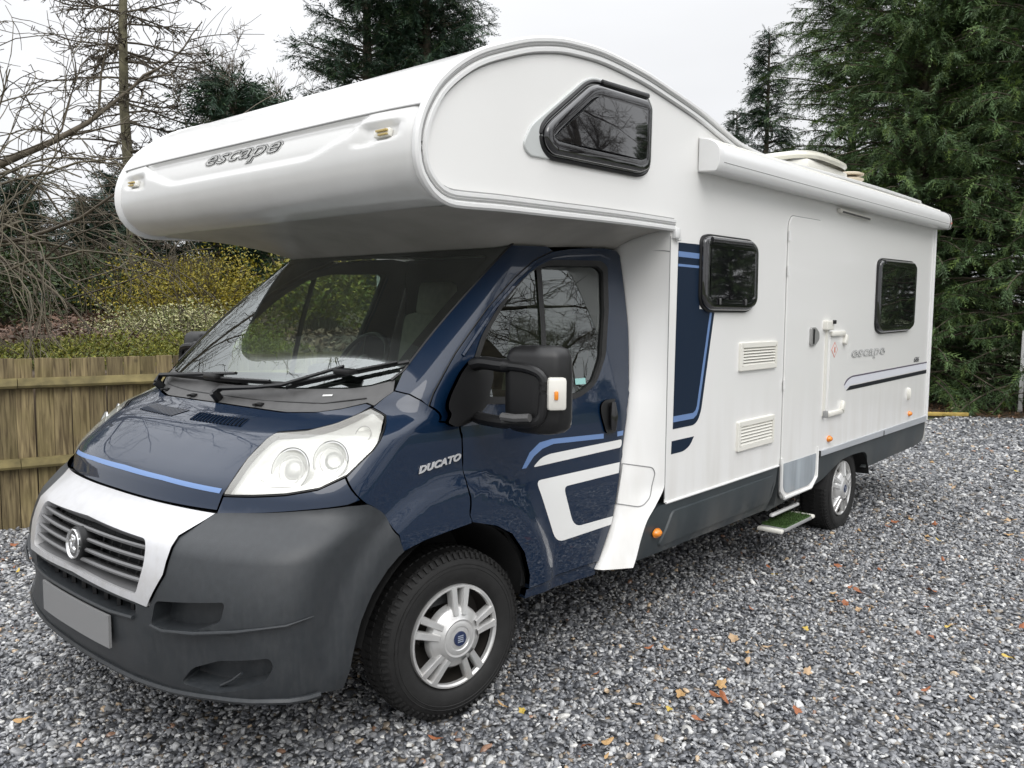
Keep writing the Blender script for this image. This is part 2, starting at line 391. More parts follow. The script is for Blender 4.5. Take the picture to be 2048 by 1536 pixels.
def panel(name, poly, m, parent, off=0., rim=.018, step=.035, holes=(), hole_rim=None, gap=.0, side=0, fn=None):
    """a skin panel cut to a (s,z) outline; side=+1 keeps it, -1 mirrors it to the other flank"""
    poly = ccw(densify(poly, step))
    if gap: poly = inset(poly, gap)
    v, f, loops = tri_region(poly, holes, step)
    s, z = v[:, 0], v[:, 1]; N = skin_n(s, z); o = off if fn is None else off+fn(s, z)
    P = skin(s, z)+N*np.reshape(o, (-1, 1)) if np.ndim(o) else skin(s, z)+N*o
    V = [P]; NN = [N]; F = []
    fn_ = np.cross(P[f[:, 1]]-P[f[:, 0]], P[f[:, 2]]-P[f[:, 0]]); bad = np.sum(fn_*N[f[:, 0]], 1) < 0
    f[bad] = f[bad][:, ::-1]
    F += [tuple(t) for t in f]; base = len(P)
    for li, L in enumerate(loops):
        rr = rim if (li == 0 or hole_rim is None) else hole_rim
        if rr <= 0: continue
        A = P[L]; nb = N[L]; t = np.roll(A, -1, 0)-np.roll(A, 1, 0); t /= np.linalg.norm(t, axis=1)[:, None]+1e-9
        rn = np.cross(t, nb); lp = v[L]; q2 = inset(lp if area2(lp) > 0 else lp[::-1], .002); q2 = q2 if area2(lp) > 0 else q2[::-1]
        ow = skin(lp[:, 0], lp[:, 1])-skin(q2[:, 0], q2[:, 1]); ow = ow if li == 0 else -ow
        sg = np.sign(np.sum(rn*ow, 1)); sg[sg == 0] = 1; rn = rn*sg[:, None]
        B = A-nb*rr; n = len(L)
        V += [A, B]; NN += [rn, rn]
        for i in range(n):
            j = (i+1) % n; F.append((base+i, base+j, base+n+j, base+n+i))
        base += 2*n
    V = np.concatenate(V); NN = np.concatenate(NN)
    if side < 0: V = V*[1, -1, 1]; NN = NN*[1, -1, 1]; F = [t[::-1] for t in F]
    return mesh_obj(name, V, F, m, parent, True, None, NN)
def skin_poly(poly, n=1, off=0):
    P = np.array([p for p in poly]); return skin(P[:, 0], P[:, 1])+skin_n(P[:, 0], P[:, 1])*off
def skin_tube(name, pts, r, m, parent, off=0., step=.03, side=1, closed=False):
    P = np.asarray(pts, float); o = []
    for a, b in zip(P[:-1], P[1:]):
        n = max(1, int(np.linalg.norm(b-a)/step)); o += [a+(b-a)*k/n for k in range(n)]
    o.append(P[-1]); Q = skin_poly(o, off=off)*[1, side, 1]
    return MB().tube(Q, r, 6).obj(name, m, parent)
def both(half):
    """closed outline from its near half (from the bottom centre round to the top centre)"""
    h = [tuple(p) for p in half]; return h+[(-s, z) for s, z in h[::-1] if abs(s) > 1e-6]
def thing(name, label, cat, loc=(0, 0, 0), group=None):
    o = bpy.data.objects.new(name, None); COL.objects.link(o); o.location = loc
    o['label'] = label; o['category'] = cat
    if group: o['group'] = group
    return o
def tag(o, label=None, cat=None, group=None, kind=None):
    if label: o['label'] = label
    if cat: o['category'] = cat
    if group: o['group'] = group
    if kind: o['kind'] = kind
    return o
# ================================================================== THE MOTORHOME
van = thing('motorhome', 'white coachbuilt motorhome with dark blue cab and luton overcab parked on grey gravel', 'motorhome')
YS = -1.13

BLACKH = mat('black_slot', (.004, .004, .004), .9, spec=0.)
# ---- cab panels (outlines in girth/height of the cab skin)
ARCH_F = [(.61, .80), (.72, .819), (.85, .828), (.99, .833)]
bump_half = [(0, .372), (.193, .374), (.428, .373), (.609, .382), (.808, .398), (1.0, .40), (1.243, .368), (1.282, .436), (1.308, .51), (1.339, .597), (1.383, .68), (1.438, .751), (1.478, .787), (1.5, .80),
             (1.443, .861), (1.323, .918), (1.163, .995), (1.093, .996), (.959, .987), (.813, .974), (.632, .960), (.57, .891), (.582, .861), (.584, .774), (.523, .656), (.45, .668), (0, .674)]
fog = fillet([(.555, .684), (.851, .719), (.842, .655), (.74, .612), (.60, .592), (.535, .598)], .02)
fog2 = fillet([(.66, .418), (.70, .468), (.817, .512), (1.004, .534), (1.016, .503), (.985, .455), (.90, .428), (.808, .412)], .02)
mir = lambda P: [(-s, z) for s, z in P]
low_in = fillet([(-.445, .612), (-.29, .603), (.29, .603), (.445, .612), (.45, .652), (0, .660), (-.45, .652)], .008)
def bump_fn(s, z):
    a = np.abs(s)
    shelf = .004*np.exp(-((z-.598-.10*np.clip(a-.6, 0, .6))/.020)**2)*sstep(.45, .56, a)*sstep(1.18, .95, a)      # lip under the fog recess
    top = .018*sstep(.87, .93, z)*sstep(.55, .7, a)
    zl = .598+.10*np.clip(a-.6, 0, .6)
    chin = -.020*sstep(zl+.004, zl-.016, z)*sstep(.41, .50, z)*sstep(.44, .54, a)*sstep(1.22, 1.0, a)
    return shelf+top+chin+.012*np.exp(-((z-.40)/.03)**2)*sstep(1.15, .9, a)
bumper = panel('front_bumper', both(bump_half), GREYP, van, 0, .05, .03, holes=[fog, mir(fog), fog2, mir(fog2), low_in], hole_rim=.075, fn=bump_fn)
for sd in (1, -1):
    panel('fog_recess', [(.5, .57), (.5, .71), (.9, .75), (.9, .62)], GREYP, bumper, -.072, 0, .06, side=sd)
    panel('lower_recess', [(.60, .39), (.66, .52), (1.05, .56), (1.05, .42)], GREYP, bumper, -.07, 0, .06, side=sd)
    MB().tube(skin_poly([(.54, .600), (.60, .591), (.74, .606), (.90, .629), (1.06, .648), (1.15, .662)], off=.010)*[1, sd, 1], [.004, .006, .007, .006, .004, .002], 8).obj('fog_lip', GREYP, bumper)
    MB().tube(skin_poly([(.808, .418), (.86, .447), (.90, .478)], off=-.02)*[1, sd, 1], .005, 6).obj('recess_rib', GREYP, bumper)
lip = [(s, z) for s, z in [(-1.15, .385), (-1.0, .398), (-.808, .394), (-.609, .378), (-.428, .370), (-.193, .371), (0, .369), (.193, .371), (.428, .370), (.609, .378), (.808, .394), (1.0, .398), (1.15, .385)]]
skin_tube('bumper_lip', lip, .011, GREYP, bumper, .012, .05)
intake = panel('lower_grille', [(-.46, .59), (.46, .59), (.46, .67), (-.46, .67)], DARK, van, -.07, 0, .06)
for k in range(-4, 5):
    P = skin_poly([(k*.095, .604), (k*.095, .658)], off=-.035); MB().tube(P, .010, 4).obj('grille_rib', BLACKP, intake)
skin_tube('intake_lip', [(-.44, .605), (-.3, .597), (0, .597), (.3, .597), (.44, .605)], .008, GREYP, intake, .006)
# silver surround, grille slats, badge
sil = [(0, .679), (.45, .663), (.521, .658), (.58, .774), (.579, .861), (.57, .891), (.632, .962), (.45, .966), (.279, .968), (0, .969)]
gri = fillet([(-.459, .690), (0, .697), (.459, .690), (.476, .791), (.452, .868), (0, .880), (-.452, .868), (-.476, .791)], [.02, 0, .02, .03, .035, 0, .035, .03])
surround = panel('grille_surround', both(sil), SILVER, van, .008, .03, .03, holes=[gri], hole_rim=.05, gap=.0012)
grille = panel('front_grille', [(-.49, .675), (.49, .675), (.49, .895), (-.49, .895)], DARK, van, -.075, 0, .05)
for k, z in enumerate([.842, .806, .770, .733]):
    hs = .447+.02*(1-abs(z-.78)/.1)
    P = np.linspace(-hs, hs, 25); rows = []
    for (dz, of) in [(-.011, -.050), (.004, -.052), (.010, -.004), (.004, .002), (-.003, -.002)]:
        rows.append(skin_poly([(s, z+dz) for s in P], off=of))
    rows.append(rows[0]); MB().grid(rows).obj('slat', SLATM, grille)
P = np.linspace(-.455, .455, 25)
MB().grid([skin_poly([(s, .692) for s in P], off=-.005), skin_poly([(s, .712) for s in P], off=-.05)]).obj('slat', SLATM, grille)
for k in range(-6, 7):
    if k == 0: continue
    MB().tube(skin_poly([(k*.07, .70), (k*.07, .87)], off=-.055), .004, 4).obj('grille_rib', BLACKP, grille)
bc = skin([.0], [.786])[0]+np.array([-.012, 0, 0]); bn = Vector((-1, 0, .10)).normalized()
BM_ = Matrix.Translation(Vector(bc)) @ bn.to_track_quat('Z', 'Y').to_matrix().to_4x4()
badge = MB().lathe([(-.05, .066), (.0, .064), (.003, .061), (.003, .055)], BM_).obj('badge_mount', BLACKP, grille)
badge = MB().lathe([(-.0, .057), (.010, .057), (.013, .054), (.010, .049), (.006, .047)], BM_).obj('badge', CHROME, grille)
MB().lathe([(.006, .0475), (.008, .040), (.007, .001)], BM_).obj('badge_face', GREYL, grille)
bl = MB()
for (dx, dy, sx_, sy_, rot) in [(-.006, .018, .010, .020, .5), (.008, .006, .009, .026, -.35), (-.010, -.014, .008, .022, .2), (.012, -.022, .012, .014, .9), (.0, .030, .016, .007, .1), (-.022, .004, .006, .016, -.2)]:
    bm = bmesh.new(); bmesh.ops.create_uvsphere(bm, u_segments=10, v_segments=6, radius=1)
    Mx = BM_ @ Matrix.Translation((dx*.9, dy*.9, .008)) @ Matrix.Rotation(rot, 4, 'Z') @ Matrix.Diagonal((sx_, sy_, .007, 1)); bm.verts.index_update()
    bl.add([Mx @ v.co for v in bm.verts], [[v.index for v in f.verts] for f in bm.faces]); bm.free()
bl.obj('badge_relief', CHROME, grille)
# number plate, blanked out plain grey
pc = skin([0], [.517])[0]; PY = np.linspace(-.30, .30, 13)
pz = lambda y, z: skin([abs(y)], [z])[0][0]
rows = [[(pz(y, .53)-.022+.02*(y/.3)**2*0, -y, z) for y in PY] for z in (.462, .582)]
back = [[(x+.010, y, z) for x, y, z in r] for r in rows]
MB().grid([back[0], rows[0], rows[1], back[1]]).add([back[0][0], rows[0][0], rows[1][0], back[1][0]], [(0, 1, 2, 3)]).add([back[0][-1], rows[0][-1], rows[1][-1], back[1][-1]], [(3, 2, 1, 0)]).obj('number_plate', PLATE, van, sharp=30)

# bonnet with its front lip, light blue band, air vents
bon = [(0, .975), (.279, .974), (.623, .973), (.628, 1.025), (.634, 1.076), (.618, 1.137), (.612, 1.204), (.620, 1.224), (.738, 1.238), (.788, 1.259), (.813, 1.289), (.842, 1.316), (.812, 1.324), (.72, 1.300), (.624, 1.284), (.479, 1.276), (.294, 1.279), (0, 1.281)]
bonnet = panel('bonnet', both(bon), NAVY, van, 0, .03, .03, gap=.0017)
panel('bonnet_band', both([(0, 1.043), (.30, 1.041), (.614, 1.028), (.617, 1.046), (.30, 1.058), (0, 1.062)]), LBLUE, bonnet, .0015, 0, .03, gap=.001)
for sd in (1, -1):
    v = bpy.data.objects
    for k in range(15):
        a = .075+k*.0235
        panel('vent_slot', [(a, 1.2275), (a+.014, 1.2275), (a-.020, 1.2495), (a-.034, 1.2495)], BLACKH, bonnet, .0012, 0, .02, side=sd)
        MB().tube(skin_poly([(a+.013, 1.2285), (a-.003, 1.238), (a-.019, 1.2485)], off=.001)*[1, sd, 1], .0026, 6).obj('vent_fin', NAVY, bonnet)
# corner panels under the headlamps
for sd in (1, -1):
    panel('fender_corner', [(.629, .963), (.813, .977), (.959, .990), (1.093, .999), (1.140, 1.011), (1.09, 1.05), (1.040, 1.090), (.973, 1.054), (.869, 1.036), (.75, 1.026), (.634, 1.020)], NAVY, van, 0, .03, .03, gap=.0017, side=sd)

# headlamps
HL = fillet([(.845, 1.305), (.92, 1.281), (.963, 1.257), (1.015, 1.232), (1.048, 1.202), (1.056, 1.175), (1.05, 1.153), (1.038, 1.1), (.973, 1.06), (.869, 1.042), (.75, 1.032), (.636, 1.026), (.640, 1.076), (.622, 1.137), (.618, 1.204), (.625, 1.220), (.738, 1.232), (.788, 1.253), (.813, 1.283)], .006, 2)
for sd in (1, -1):
    lens = panel('headlamp', HL, LENS, van, .004, .03, .03, gap=.002, side=sd)
    panel('reflector_housing', HL, REFL, lens, -.024, .0, .025, gap=.004, side=sd, fn=lambda s, z: -.030*np.exp(-(((s-.81)/.085)**2+((z-1.125)/.04)**2))-.025*np.exp(-(((s-.935)/.07)**2+((z-1.158)/.035)**2)))
    for z0_, s0_, s1_ in ((1.045, .70, .92), (1.062, .68, .96), (1.085, .65, .74), (1.19, .66, .78), (1.215, .80, 1.0)):
        MB().tube(skin_poly([(s0_+(s1_-s0_)*q, z0_+.012*math.sin(q*3)) for q in np.linspace(0, 1, 9)], off=-.030)*[1, sd, 1], .0016, 4).obj('reflector_crease', GREYL, lens)
    seal = ccw(HL); skin_tube('lamp_seal', [tuple(p) for p in inset(seal, -.002)]+[tuple(inset(seal, -.002)[0])], 0.003, BLACKP, lens, .0, .05, sd)
    for (s0, z0, r0, kind) in [(.805, 1.128, .074, 1), (.925, 1.158, .066, 2), (.925, 1.243, .030, 3)]:
        c = skin([s0], [z0])[0]+skin_n([s0], [z0])[0]*(-.028); c = c*[1, sd, 1]
        n = Vector(skin_n([s0], [z0])[0]*[1, sd, 1])*.45+Vector((-.75, -.18*sd, .06)); n.normalize()
        M = Matrix.Translation(Vector(c)) @ n.to_track_quat('Z', 'Y').to_matrix().to_4x4()
        MB().lathe([(.004, r0*1.08), (.010, r0*1.06), (.010, r0*.98), (.0, r0*.95), (-.012, r0*.85), (-.03, r0*.6), (-.042, r0*.3), (-.045, .001)], M, 32).obj('reflector_bowl', REFL, lens)
        if kind < 3:
            MB().lathe([(-.03, r0*.50), (-.006, r0*.50), (.004, r0*.40), (.010, r0*.22), (.012, .001)], M, 24).obj('bulb_cap', CLEARL if kind == 2 else TRIMSIL, lens)
            MB().lathe([(.004, r0*.72), (.008, r0*.72), (.008, r0*.68), (.004, r0*.68)], M, 28, True).obj('lamp_ring', TRIMSIL, lens)
        MB().tube([M @ Vector((r0*1.07*math.cos(a), r0*1.07*math.sin(a), .011)) for a in np.linspace(0, 2*math.pi, 33)], .0014, 5, caps=False).obj('bowl_rim', GREYL, lens)

# front wings
for sd in (1, -1):
    w_ = [(1.141, 1.012), (1.092, 1.051), (1.042, 1.091), (1.053, 1.152), (1.058, 1.176), (1.051, 1.203), (1.017, 1.234), (.965, 1.259), (.92, 1.284), (.848, 1.310), (.872, 1.345), (.893, 1.371), (.962, 1.358), (1.02, 1.335)]
    w_ += XZd([(.812, 1.308), (.843, 1.25), (.960, 1.235), (.960, 1.175), (.960, 1.08), (.967, .96), (.974, .85)])+XZd([(.974, .835)]+ARCH_F[::-1][1:])+[(1.443, .863), (1.323, .920), (1.163, .997)]
    panel('front_wing', w_, NAVY, van, 0, .025, .03, gap=.0017, side=sd)
    # A pillar between windscreen and door
    panel('windscreen_pillar', [(.894, 1.372), (.872, 1.44), (.868, 1.60), (.868, 1.80), (.866, 1.975), (1.10, 1.985), (1.165, 1.967), (1.083, 1.911), (1.045, 1.824), (1.020, 1.692), (1.026, 1.508), (1.062, 1.312), (1.02, 1.336), (.962, 1.359)], NAVY, van, 0, .02, .03, gap=.0017, side=sd)
    skin_tube('pillar_seam', [(1.165, 1.967), (1.083, 1.911), (1.045, 1.824), (1.020, 1.692), (1.026, 1.508), (1.060, 1.315)], .004, BLACKP, van, -.003, .04, sd)

# cowl and windscreen
cowl = panel('cowl', both([(0, 1.285), (.294, 1.283), (.479, 1.280), (.624, 1.288), (.72, 1.304), (.812, 1.328), (.846, 1.318), (.889, 1.371), (.862, 1.415), (.78, 1.39), (.696, 1.378), (.357, 1.361), (0, 1.357)]), GREYL, van, -.006, .03, .03, gap=.0012)
skin_tube('cowl_seam', [(-.8, 1.345), (-.624, 1.318), (-.3, 1.310), (0, 1.311), (.3, 1.310), (.624, 1.318), (.8, 1.345)], .003, BLACKP, cowl, -.0055, .05)
for s, z in [(.303, 1.287), (-.221, 1.288), (-.561, 1.289)]:
    p = skin([s], [z])[0]; MB().box(p+np.array([0.01, 0, .006]), (.02, .035, .014), bev=.004).box(p+np.array([-.0, .022, .004]), (.022, .014, .010), bev=.003).obj('washer_jet', BLACKP, cowl)
panel('cowl_sticker', [(.60, 1.343), (.645, 1.346), (.645, 1.352), (.60, 1.349)], WVINYL, cowl, -.0035, 0, .03)
ws_half = [(0, 1.358), (.357, 1.362), (.696, 1.379), (.78, 1.391), (.86, 1.417), (.893, 1.374), (.872, 1.44), (.867, 1.60), (.867, 1.80), (.865, 1.995), (0, 1.995)]
ws_half = [(0, 1.358), (.357, 1.362), (.696, 1.379), (.78, 1.391), (.852, 1.418), (.869, 1.445), (.866, 1.60), (.866, 1.80), (.864, 1.995), (0, 1.995)]
WS = panel('windscreen', both(ws_half), WSGLASS, van, -.003, .0, .05, gap=.001)
inner = fillet([(-.80, 1.40), (0, 1.372), (.80, 1.40), (.815, 1.47), (.812, 1.93), (0, 1.93), (-.812, 1.93), (-.815, 1.47)], [.03, 0, .03, .0, .03, 0, .03, 0])
panel('windscreen_band', both(ws_half), BLACKP, WS, -.009, 0, .05, holes=[inner], hole_rim=0, gap=.0012)
for sd in (1, -1):
    skin_tube('windscreen_seal', [(.85, 1.41), (.870, 1.445), (.867, 1.60), (.867, 1.80), (.865, 1.99)], .006, BLACKP, WS, -.001, .05, sd)
# wipers
for pts, bl_ in (([(.0, 1.295), (.023, 1.318), (.25, 1.337), (.404, 1.354), (.637, 1.433)], [(.404, 1.356), (.665, 1.419), (.874, 1.471)]),
                 ([(-.674, 1.296), (-.683, 1.335), (-.40, 1.352), (.047, 1.379)], [(-.678, 1.349), (-.065, 1.369), (.376, 1.370)])):
    arm = MB().tube(skin_poly(pts, off=.035), [.014, .012, .010, .009, .007][:len(pts)] if len(pts) == 5 else [.014, .012, .010, .007], 6, flat=1.3).obj('wiper', BLACKP, van)
    MB().tube([skin_poly([pts[0]], off=-.01)[0], skin_poly([pts[0]], off=.04)[0]], .02, 10).obj('pivot', BLACKP, arm)
    D = [np.array(bl_[0])+(np.array(bl_[2])-np.array(bl_[0]))*t for t in np.linspace(0, 1, 14)]
    MB().tube(skin_poly(D, off=.012), .008, 5, flat=.6).tube(skin_poly(D[1:-1], off=.024), .006, 5).obj('blade', BLACKP, arm)
    m_ = skin_poly([D[7]], off=.03)[0]; MB().box(m_, (.05, .10, .022), bev=.006).obj('blade_clip', BLACKP, arm)

# ---- cab doors
door_out = XZd([(.977, .838), (.970, .96), (.963, 1.08), (.963, 1.237), (.846, 1.252)], .05)+[(1.066, 1.315), (1.031, 1.508), (1.026, 1.692), (1.051, 1.821), (1.089, 1.907), (1.17, 1.962), (1.295, 1.986), (1.547, 2.008), (1.670, 2.000)]
door_out += XZd([(2.318, 1.975), (2.262, 1.6), (2.213, 1.35), (2.163, 1.16), (2.103, .93), (2.015, .64), (1.905, .462), (1.56, .474), (1.335, .474), (1.34, .536), (1.30, .646), (1.22, .742), (1.12, .796)], .05)
win = fillet(XZd([(1.035, 1.39), (1.16, 1.585), (1.36, 1.757), (1.54, 1.868), (1.69, 1.905), (2.10, 1.922), (2.145, 1.895), (2.08, 1.68), (2.00, 1.46), (1.91, 1.344), (1.78, 1.292), (1.64, 1.28), (1.10, 1.315), (1.03, 1.345)], .2), .03)
for sd in (1, -1):
    door = panel('cab_door', door_out, NAVY, van, 0, .025, .035, holes=[win], hole_rim=.02, gap=.0017, side=sd)
    panel('door_glass', inset(ccw(win), -.006), SGLASS if sd > 0 else FGLASS, door, -.012, 0, .06, side=sd)
    wi = ccw(densify(win, .04))
    panel('window_seal', inset(wi, -.016), RUBBER, door, .003, .006, .04, holes=[inset(wi, .012)], hole_rim=.02, side=sd)
    dv = [XZ((1.515, 1.285))[0], XZ((1.56, 1.60))[0], XZ((1.610, 1.885))[0]]
    MB().grid([skin_poly([(p[0]-.018, p[1]) for p in dv], off=-.004)*[1, sd, 1], skin_poly([(p[0]+.018, p[1]) for p in dv], off=-.004)*[1, sd, 1]]).obj('window_divider', RUBBER, door)
    panel('door_lining', door_out, DARK, door, -.05, 0, .08, holes=[win], hole_rim=0, side=sd)
    # frame pressing: a raised rib round the window
    skin_tube('frame_rib', [(1.075, 1.50), (1.068, 1.69), (1.092, 1.815), (1.13, 1.885), (1.20, 1.932), (1.30, 1.952), (1.547, 1.972), (1.655, 1.955)], .010, NAVY, door, -.003, .04, sd)
    hx = XZ((2.0, 1.171))[0]
    hp = fillet(XZ((1.965, 1.085), (2.055, 1.085), (2.065, 1.25), (1.955, 1.25)), .03)
    handle = panel('door_handle', hp, BLACKP, door, .010, .02, .02, side=sd)
    MB().tube(skin_poly(XZ((2.0, 1.10), (2.003, 1.17), (2.005, 1.235)), off=.026)*[1, sd, 1], [.012, .019, .012], 10, flat=1.2).obj('grip', BLACKG, handle)
    # stripes on the door
    panel('door_stripe', XZd([(1.325, 1.0), (1.38, 1.065), (1.45, 1.101), (1.54, 1.107), (1.95, 1.087), (1.95, 1.063), (1.55, 1.083), (1.47, 1.071), (1.41, 1.045), (1.355, 1.0)], .08), LBLUE, door, .0012, 0, .04, side=sd)
    panel('door_stripe', XZd([(2.07, 1.084), (2.125, 1.084), (2.12, 1.06), (2.07, 1.06)], .08), LBLUE, door, .0012, 0, .04, side=sd)
    panel('door_stripe', fillet(XZd([(1.40, .996), (1.46, 1.031), (1.52, 1.041), (2.115, 1.041), (2.106, 1.001)], .3), .02), WVINYL, door, .0012, 0, .04, side=sd)
    outer = XZ(*[tuple(p) for p in densify(fillet([(2.088, .928), (1.420, .934), (1.556, .628), (2.005, .627), (2.02, .666), (1.690, .675), (1.615, .878), (2.073, .876)], [0, .035, .06, 0, 0, .06, .035, 0]), .025)])
    panel('door_emblem', outer, WVINYL, door, .0012, 0, .035, side=sd)
    panel('cab_sill', XZd([(1.33, .470), (1.56, .470), (1.905, .457), (1.90, .39), (1.57, .412), (1.32, .428)], .05), NAVY, van, -.012, .03, .05, gap=.002, side=sd)
panel('window_sticker', XZ((1.762, 1.338), (1.845, 1.336), (1.845, 1.366), (1.762, 1.366)), mat('pale_green_sticker', (.30, .55, .52), .5), bpy.data.objects['cab_door'], -.010, 0, .03)

# ---- wing mirrors
for sd in (1, -1):
    bpoly = fillet(XZ((.835, 1.245), (.845, 1.30), (.97, 1.44), (1.06, 1.492), (1.125, 1.49), (1.135, 1.41), (1.10, 1.30), (.99, 1.225), (.90, 1.225)), .03)
    base = panel('wing_mirror', bpoly, BLACKP, van, .012, .02, .02, side=sd, fn=lambda s, z: .05*np.clip(1-((s-1.22)/.17)**2, 0, 1)**.7*np.clip(1-((z-1.33)/.17)**2, 0, 1)**.7)
    ya = lambda y: y*sd
    hd = MB()
    sec = fillet([(1.035, -1.150), (1.015, -1.185), (1.02, -1.32), (1.07, -1.392), (1.14, -1.400), (1.185, -1.37), (1.185, -1.16), (1.12, -1.145)], .025, 4)
    rows = []
    for z, k in [(1.210, .55), (1.218, .80), (1.235, .95), (1.27, 1), (1.44, 1), (1.505, .97), (1.535, .86), (1.548, .6)]:
        c = np.array([1.11, -1.275]); rows.append([(c[0]+(p[0]-c[0])*k, ya(c[1]+(p[1]-c[1])*k), z) for p in sec])
    hd.grid(rows, True); n = len(sec); hd.add(rows[0], [tuple(range(n))]); hd.add(rows[-1], [tuple(range(n))])
    head = hd.obj('mirror_head', BLACKP, base, sharp=50)
    fr = [(1.02, -.98, 1.462), (1.015, -1.05, 1.474), (1.005, -1.14, 1.470), (.998, -1.24, 1.468), (1.005, -1.325, 1.452), (1.012, -1.352, 1.42), (1.012, -1.352, 1.36), (1.010, -1.345, 1.29), (1.003, -1.32, 1.262), (.998, -1.24, 1.252), (1.005, -1.14, 1.248), (1.01, -1.05, 1.25), (1.01, -.985, 1.262)]
    Q = smooth_path([(x+.016, ya(y), z) for x, y, z in fr], 60)
    MB().tube(Q, [.027 if i < 14 else .019 if i < 46 else .025 for i in range(60)], 10).obj('mirror_arm', BLACKP, base)
    MB().tube([(.99, ya(-1.18), 1.275), (.985, ya(-1.25), 1.275), (.992, ya(-1.315), 1.282)], .016, 8).obj('arm_grip', GREYL, base)
    ind = MB().box((1.062, ya(-1.384), 1.372), (.075, .05, .125), rot=Matrix.Rotation(R(-38*sd), 3, 'Z'), bev=.014).obj('indicator', mat('indicator_lens', (.72, .70, .64), .15, coat=.8), base)
    MB().box((1.040, ya(-1.402), 1.368), (.016, .010, .034), rot=Matrix.Rotation(R(-38*sd), 3, 'Z'), bev=.005).obj('indicator_bulb', AMBER, ind)
    MB().box((1.192, ya(-1.27), 1.37), (.006, .18, .26), bev=.002).obj('mirror_glass', CHROME, base)

# ---- cab interior
inter = MB().box((1.42, 0, 1.24), (.62, 1.66, .10), bev=.03).box((1.16, 0, 1.27), (.34, 1.5, .05), bev=.02).obj('dashboard', DASH, van)
MB().box((1.45, .42, 1.335), (.20, .36, .09), bev=.035).obj('instrument_hood', DASH, inter)
MB().box((2.30, 0, 1.25), (.04, 1.60, 1.5)).box((2.30, 0, .8), (.03, 1.9, .7)).obj('cab_bulkhead', DARK, van)
MB().box((1.80, 0, 2.02), (.96, 1.36, .02)).obj('headliner', DARK, van)
MB().box((1.6, 0, .50), (1.5, 1.8, .04)).obj('cab_floor', DARK, van)
MB().box((.50, 0, .67), (.75, 1.30, .58)).obj('engine_block', UNDER, van)
for y in (-.45, .45):
    st = MB().box((1.93, y, .95), (.50, .52, .20), bev=.06).obj('cab_seat', SEATM, van)
    MB().box((2.16, y, 1.32), (.16, .50, .70), rot=Matrix.Rotation(R(12), 3, 'Y'), bev=.06).obj('seat_back', SEATM, st)
    MB().box((2.22, y, 1.75), (.10, .28, .22), rot=Matrix.Rotation(R(12), 3, 'Y'), bev=.04).obj('headrest', SEATM, st)
sw = MB(); M = Matrix.Translation((1.60, .42, 1.38)) @ Matrix.Rotation(R(-58), 4, 'Y')
sw.tube([M @ Vector((.19*math.cos(a), .19*math.sin(a), 0)) for a in np.linspace(0, 2*math.pi, 33)], .015, 8, caps=False)
for a in (0.3, 2.84, 4.71): sw.tube([M @ Vector((0, 0, -.02)), M @ Vector((.19*math.cos(a), .19*math.sin(a), 0))], .014, 6)
swo = sw.obj('steering_wheel', BLACKP, van)
MB().lathe([(-.05, .05), (.0, .06), (.012, .04), (.014, .001)], M, 20).obj('wheel_boss', BLACKP, swo)

